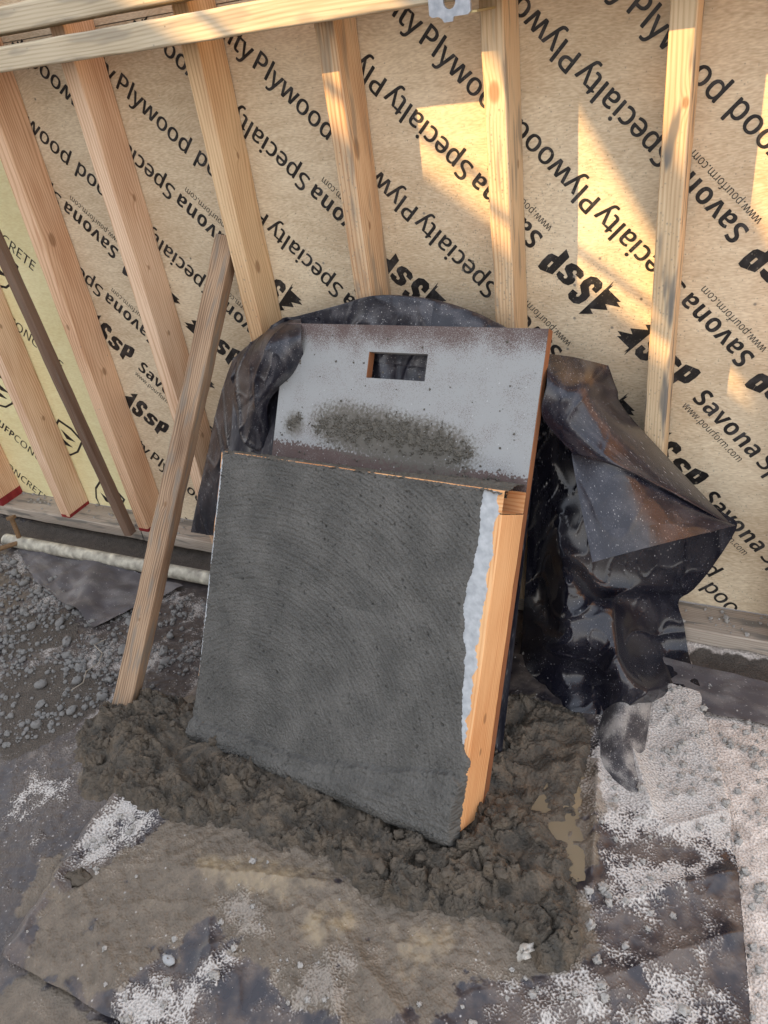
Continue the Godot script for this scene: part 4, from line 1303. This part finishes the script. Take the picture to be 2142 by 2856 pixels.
# ---------------------------------------------------------------- spilled concrete
func make_pile():
	var cn1 := noise(15.0, 401, 1, FastNoiseLite.TYPE_CELLULAR)
	var cn2 := noise(56.0, 402, 1, FastNoiseLite.TYPE_CELLULAR)
	var cn3 := noise(150.0, 403, 1, FastNoiseLite.TYPE_CELLULAR)
	for c in [cn1, cn2, cn3]: c.cellular_return_type = FastNoiseLite.RETURN_DISTANCE2_SUB
	var fb := noise(110.0, 406, 3)
	var cv1 := noise(15.0, 401, 1, FastNoiseLite.TYPE_CELLULAR)
	var cv2 := noise(56.0, 402, 1, FastNoiseLite.TYPE_CELLULAR)
	for c in [cv1, cv2]: c.cellular_return_type = FastNoiseLite.RETURN_CELL_VALUE
	var ln := noise(9.0, 404, 3)
	var wn := noise(30.0, 405, 2)
	var x0 := -1.30
	var x1 := -0.04
	var z0 := 0.30
	var z1 := 0.98
	var nu := 540
	var nv := 300
	var P := PackedVector3Array()
	var UV := PackedVector2Array()
	var K := PackedByteArray()
	for j in nv:
		var z := lerpf(z0, z1, j / (nv - 1.0))
		for i in nu:
			var x := lerpf(x0, x1, i / (nu - 1.0))
			var m := msk("pile", x, z) + 0.22 * ln.get_noise_2d(x * 1.6, z * 1.6) + 0.10 * wn.get_noise_2d(x * 2.0, z * 2.0)
			var s := smoothstep(0.28, 0.95, m)
			var wx := x + 0.012 * wn.get_noise_2d(x, z)
			var wz := z + 0.012 * wn.get_noise_2d(x + 4.0, z)
			var l1 := smoothstep(0.0, 0.10, 1.0 + cn1.get_noise_2d(wx, wz))
			var l2 := smoothstep(0.0, 0.16, 1.0 + cn2.get_noise_2d(wx, wz))
			var l3 := smoothstep(0.0, 0.5, 1.0 + cn3.get_noise_2d(wx, wz))
			var v1 := 0.5 + 0.5 * cv1.get_noise_2d(wx, wz)
			var v2 := 0.5 + 0.5 * cv2.get_noise_2d(wx, wz)
			var soft := smoothstep(-0.36, -0.26, x) * smoothstep(0.74, 0.60, z)
			var cz := (1.0 - 0.85 * soft) * smoothstep(0.42, 0.75, m) * smoothstep(-0.30, 0.12, ln.get_noise_2d(x * 0.9 + 20.0, z * 1.2))
			var y := -0.007 + 0.019 * smoothstep(0.10, 0.62, m) + s * (1.0 - 0.35 * soft) * (0.024 + 0.030 * ln.get_noise_2d(x, z) + 0.009 * wn.get_noise_2d(x * 0.7, z * 0.7)) + cz * (l1 * (0.008 + 0.022 * v1 * v1) + l2 * (0.004 + 0.010 * v2 * v2) + 0.003 * l3 - 0.006) + (0.0016 + 0.0014 * cz) * fb.get_noise_2d(x, z) * s
			P.append(Vector3(x, y, z))
			UV.append(Vector2(x, z))
			K.append(1 if m > 0.16 else 0)
	M.pile = triplanar(stdmat(tinted(512, 512, 0.02, 411, c8(56, 56, 54), c8(122, 106, 88), 6), 0.8, 0.35), 2.2)
	grain(M.pile, 0.12, 415, 1.0, 6.0)
	var pile := thing("concrete_heap", Vector3(-0.65, 0, 0.75), "heap of dark crumbly wet concrete spilled round the foot of the panel", "concrete heap")
	var body := put("heap_body", grid_mesh(P, UV, nu, nv, Vector3.UP, PackedColorArray(), K), M.pile, pile)
	body.position = Vector3(0.65, 0, -0.75)
	var mm := MultiMesh.new()
	mm.transform_format = MultiMesh.TRANSFORM_3D
	mm.mesh = lump(421, 0.7, 0.8, 9, 12)
	var T := []
	while T.size() < 900:
		var i := rng.randi_range(0, nu - 1)
		var j := rng.randi_range(0, nv - 1)
		var q := P[j * nu + i]
		var m := msk("pile", q.x, q.z)
		if m < 0.3 or rng.randf() > 0.25 + m: continue
		if q.x > -0.32 and q.z < 0.6: continue
		var s := 0.0012 + 0.012 * pow(rng.randf(), 6.0)
		T.append(Transform3D(Basis.from_euler(Vector3(rng.randf() * 6.0, rng.randf() * 6.0, rng.randf() * 6.0)).scaled(Vector3.ONE * s), q + Vector3(0.65, s * 0.25, -0.75)))
	mm.instance_count = T.size()
	for k in T.size(): mm.set_instance_transform(k, T[k])
	var mi := MultiMeshInstance3D.new()
	mi.name = "clods"
	mi.multimesh = mm
	mi.material_override = M.pile
	pile.add_child(mi)
	mi.set_meta("kind", "stuff")

# ---------------------------------------------------------------- loose timber and pipe
func make_timber_bits():
	var s0 := Vector3(-1.170, -0.004, 0.690)
	var s1 := Vector3(-1.060, 0.877, 0.042)
	var sk := put("timber_stake", timber(0.046, 0.040, s0.distance_to(s1), 0.004, 141, 0.0016, 60, 0.0, 1.1), M.stake)
	along(sk, s0, s1, Vector3(0.20, 0.5, 0.96))
	tag(sk, "weathered timber stake leaning from the ground up to the wall", "stake")
	var bt := put("timber_batten", timber(0.027, 0.028, 1.32, 0.003, 151, 0.0012, 40), M.batten)
	along(bt, Vector3(-1.622, 0.041, 0.112), Vector3(-1.732, 1.24, 0.103), Vector3(0.1, 0, 1))
	tag(bt, "thin dark brown batten standing beside a stud on the yellow panel", "batten")
	var pipe := thing("steel_pipe", Vector3(-1.65, 0.0, 0.213), "cream painted steel pipe lying along the foot of the wall", "pipe")
	M.cream = triplanar(stdmat(tinted(512, 512, 0.02, 161, c8(104, 99, 90), c8(222, 216, 196), 6), 0.6, 0.4), 3.0)
	var pts := []
	for k in 24: pts.append(Vector3(lerpf(-0.40, 0.50, k / 23.0), 0.018, lerpf(0.006, -0.006, k / 23.0)))
	put("tube", tube(pts, 0.0195, 20), M.cream, pipe)
	for s in [[Vector3(-0.335, 0.035, 0.004), Vector3(-0.350, 0.095, -0.010)], [Vector3(-0.33, 0.025, 0.014), Vector3(-0.375, 0.028, 0.072)]]:
		var a: Vector3 = s[0]
		var b: Vector3 = s[1]
		var pin := put("pin", tube([a, b], 0.0075, 10), M.rust, pipe)
		var e := (b - a).normalized()
		put("pin_head", tube([b, b + e * 0.009], 0.0145, 14), M.rust, pin)
	# bit of tie wire on the gravel
	var wp := []
	for q in [[-1.345, 0.66], [-1.335, 0.63], [-1.352, 0.60], [-1.345, 0.565], [-1.36, 0.535], [-1.40, 0.52], [-1.39, 0.49]]:
		wp.append(Vector3(q[0], 0.012 + rng.randf() * 0.006, q[1]))
	var wire := put("tie_wire", tube(wp, 0.0013, 6), stdmat(c8(150, 140, 126), 0.6))
	tag(wire, "short bent tie wire lying on the gravel near the stake", "wire")

# ---------------------------------------------------------------- gravel and stones
func stone_mat(sd: int, a: Color, b: Color) -> StandardMaterial3D:
	return triplanar(stdmat(tinted(128, 128, 0.03, sd, a, b), 0.85, 0.3), 12.0)

func make_stones():
	var meshes := [lump(501, 0.28, 0.7, 9, 12), lump(502, 0.35, 0.6, 9, 12), lump(503, 0.3, 0.8, 9, 12)]
	var rough := [lump(511, 1.0, 0.75, 9, 12), lump(512, 1.2, 0.8, 9, 12)]
	M.pebble = stone_mat(521, c8(92, 90, 87), c8(152, 150, 147))
	M.crumb = stone_mat(522, c8(128, 124, 118), c8(190, 185, 178))
	var gp := [Vector2(-2.2, 0.235), Vector2(-1.80, 0.30), Vector2(-1.5, 0.30), Vector2(-1.22, 0.27), Vector2(-1.05, 0.45), Vector2(-1.20, 0.62), Vector2(-1.25, 0.72), Vector2(-1.5, 0.92), Vector2(-2.0, 0.62)]
	var pv := PackedVector2Array(gp)
	var cl := noise(6.0, 531, 3)
	# rounded gravel beside the stake
	for v in 3:
		var T := []
		while T.size() < 900:
			var q := Vector2(rng.randf_range(-2.2, -1.02), rng.randf_range(0.22, 0.95))
			if not Geometry2D.is_point_in_polygon(q, pv): continue
			if rng.randf() > 0.12 + 1.5 * clampf(cl.get_noise_2dv(q) + 0.1, 0.0, 1.0) + (0.35 if q.x < -1.55 else 0.0): continue
			var s := 0.0022 + 0.0062 * pow(rng.randf(), 2.2)
			T.append(Transform3D(Basis.from_euler(Vector3(rng.randf_range(-0.4, 0.4), rng.randf() * 6.0, rng.randf_range(-0.4, 0.4))).scaled(Vector3.ONE * s), Vector3(q.x, ground_y(q.x, q.y) + s * 0.35, q.y)))
		scatter("gravel", meshes[v], T, M.pebble, "small rounded grey gravel strewn over the ground between pipe and stake", "gravel")
	# crumbs of dry cement on the sheet and the yard
	for v in 2:
		var T := []
		while T.size() < 1800:
			var q := Vector2(rng.randf_range(-1.02, 0.5), rng.randf_range(0.2, 1.2))
			var d := msk("dust", q.x, q.y)
			var xr := lookup(SHEET_RIGHT, q.y)
			if q.x > xr:
				if rng.randf() > 0.9: continue
			elif msk("pile", q.x, q.y) > 0.15 or rng.randf() > 0.04 + d * d: continue
			var s := 0.0007 + 0.0065 * pow(rng.randf(), 6.0)
			var y := ground_y(q.x, q.y) if q.x > xr else sheet_y(q.x, q.y)
			T.append(Transform3D(Basis.from_euler(Vector3(rng.randf() * 6.0, rng.randf() * 6.0, rng.randf() * 6.0)).scaled(Vector3.ONE * s), Vector3(q.x, y + s * 0.3, q.y)))
		scatter("cement_crumbs", rough[v], T, M.crumb, "dry pale cement crumbs strewn over the plastic and the yard", "crumbs")
	# dust and crumbs lying on the bottom plate
	var T := []
	for k in 260:
		var s := 0.001 + 0.006 * pow(rng.randf(), 4.0)
		var x := rng.randf_range(-2.2, -1.4) if rng.randf() < 0.6 else rng.randf_range(-0.08, 0.3)
		T.append(Transform3D(Basis.from_euler(Vector3(rng.randf() * 6.0, rng.randf() * 6.0, rng.randf() * 6.0)).scaled(Vector3.ONE * s), Vector3(x, 0.0388 + s * 0.4, rng.randf_range(0.004, 0.08))))
	scatter("plate_crumbs", rough[0], T, M.crumb, "grey cement crumbs lying on top of the bottom plate", "crumbs")
	# stones big enough to pick up
	var single := [[-1.581, 0.465], [-1.50, 0.52], [-1.46, 0.56], [-1.42, 0.50], [-1.33, 0.50], [-1.30, 0.46], [-1.37, 0.62], [-1.29, 0.59], [-1.26, 0.53], [-1.45, 0.66], [-1.40, 0.71], [-1.36, 0.76], [-1.31, 0.70], [-1.60, 0.40], [-1.68, 0.42], [-1.75, 0.38], [-1.83, 0.36], [-1.90, 0.33], [-1.55, 0.37], [-1.38, 0.41], [-1.24, 0.42], [-1.19, 0.50], [-1.22, 0.47], [-1.49, 0.44], [-1.65, 0.50], [-1.72, 0.46], [-1.40, 0.58], [-1.95, 0.29], [-2.0, 0.31], [-1.27, 0.64]]
	for k in single.size():
		var q: Array = single[k]
		var s := 0.0085 + 0.006 * rng.randf()
		var o := put("pebble", meshes[k % 3], M.pebble)
		o.scale = Vector3(s * rng.randf_range(1.0, 1.35), s, s)
		o.rotation = Vector3(rng.randf_range(-0.3, 0.3), rng.randf() * 6.0, rng.randf_range(-0.3, 0.3))
		o.position = Vector3(q[0], ground_y(q[0], q[1]) + s * 0.5, q[1])
		tag(o, "rounded grey pebble larger than the gravel round it", "pebble", "pebbles in the gravel")
	var chunks := [[-0.128, 0.740, 0.012], [-0.108, 0.725, 0.015], [-0.094, 0.748, 0.011], [-0.094, 0.838, 0.011], [-0.115, 0.79, 0.013], [-0.02, 0.46, 0.010], [-0.05, 0.50, 0.009], [0.02, 0.56, 0.009], [-0.06, 0.80, 0.009], [0.0, 0.73, 0.008], [-0.03, 0.90, 0.011], [0.03, 0.86, 0.012], [-0.01, 0.36, 0.009], [-0.06, 0.31, 0.012], [-0.04, 0.33, 0.010]]
	for k in chunks.size():
		var q: Array = chunks[k]
		var o := put("cement_chunk", rough[k % 2], M.crumb)
		o.scale = Vector3.ONE * q[2] * 0.62
		o.rotation = Vector3(rng.randf() * 6.0, rng.randf() * 6.0, rng.randf() * 6.0)
		o.position = Vector3(q[0], sheet_y(q[0], q[1]) + q[2] * 0.2, q[1])
		tag(o, "pale angular chunk of dried cement on the dusty plastic", "cement chunk", "cement chunks on the plastic")
	var big := put("white_stone", lump(541, 1.3, 0.9, 10, 14), stone_mat(542, c8(166, 162, 154), c8(206, 200, 190)))
	big.scale = Vector3(0.012, 0.017, 0.010)
	big.position = Vector3(-0.195, sheet_y(-0.195, 0.868) + 0.016, 0.868)
	big.rotation = Vector3(0.3, 0.8, 0.4)
	tag(big, "large white angular stone at the tip of the concrete heap", "stone")
	var sh := put("grey_pebble", meshes[0], stone_mat(543, c8(126, 130, 136), c8(186, 184, 178)))
	sh.scale = Vector3(0.012, 0.008, 0.009)
	sh.position = Vector3(-0.725, sheet_y(-0.725, 1.075) + 0.006, 1.075)
	tag(sh, "smooth two-tone pebble lying alone on the muddy plastic", "pebble")
	var lp := put("mortar_lump", rough[1], M.pile)
	lp.scale = Vector3(0.022, 0.012, 0.015)
	lp.position = Vector3(-0.972, sheet_y(-0.972, 1.02) + 0.006, 1.02)
	tag(lp, "flat grey mortar lump near the folded edge of the plastic", "mortar lump")

func scatter(called: String, mesh: Mesh, T: Array, material: Material, label: String, category: String):
	var mm := MultiMesh.new()
	mm.transform_format = MultiMesh.TRANSFORM_3D
	mm.mesh = mesh
	mm.instance_count = T.size()
	for k in T.size(): mm.set_instance_transform(k, T[k])
	var mi := MultiMeshInstance3D.new()
	mi.name = numbered(called)
	mi.multimesh = mm
	mi.material_override = material
	add_child(mi)
	tag(mi, label, category, "", "stuff")
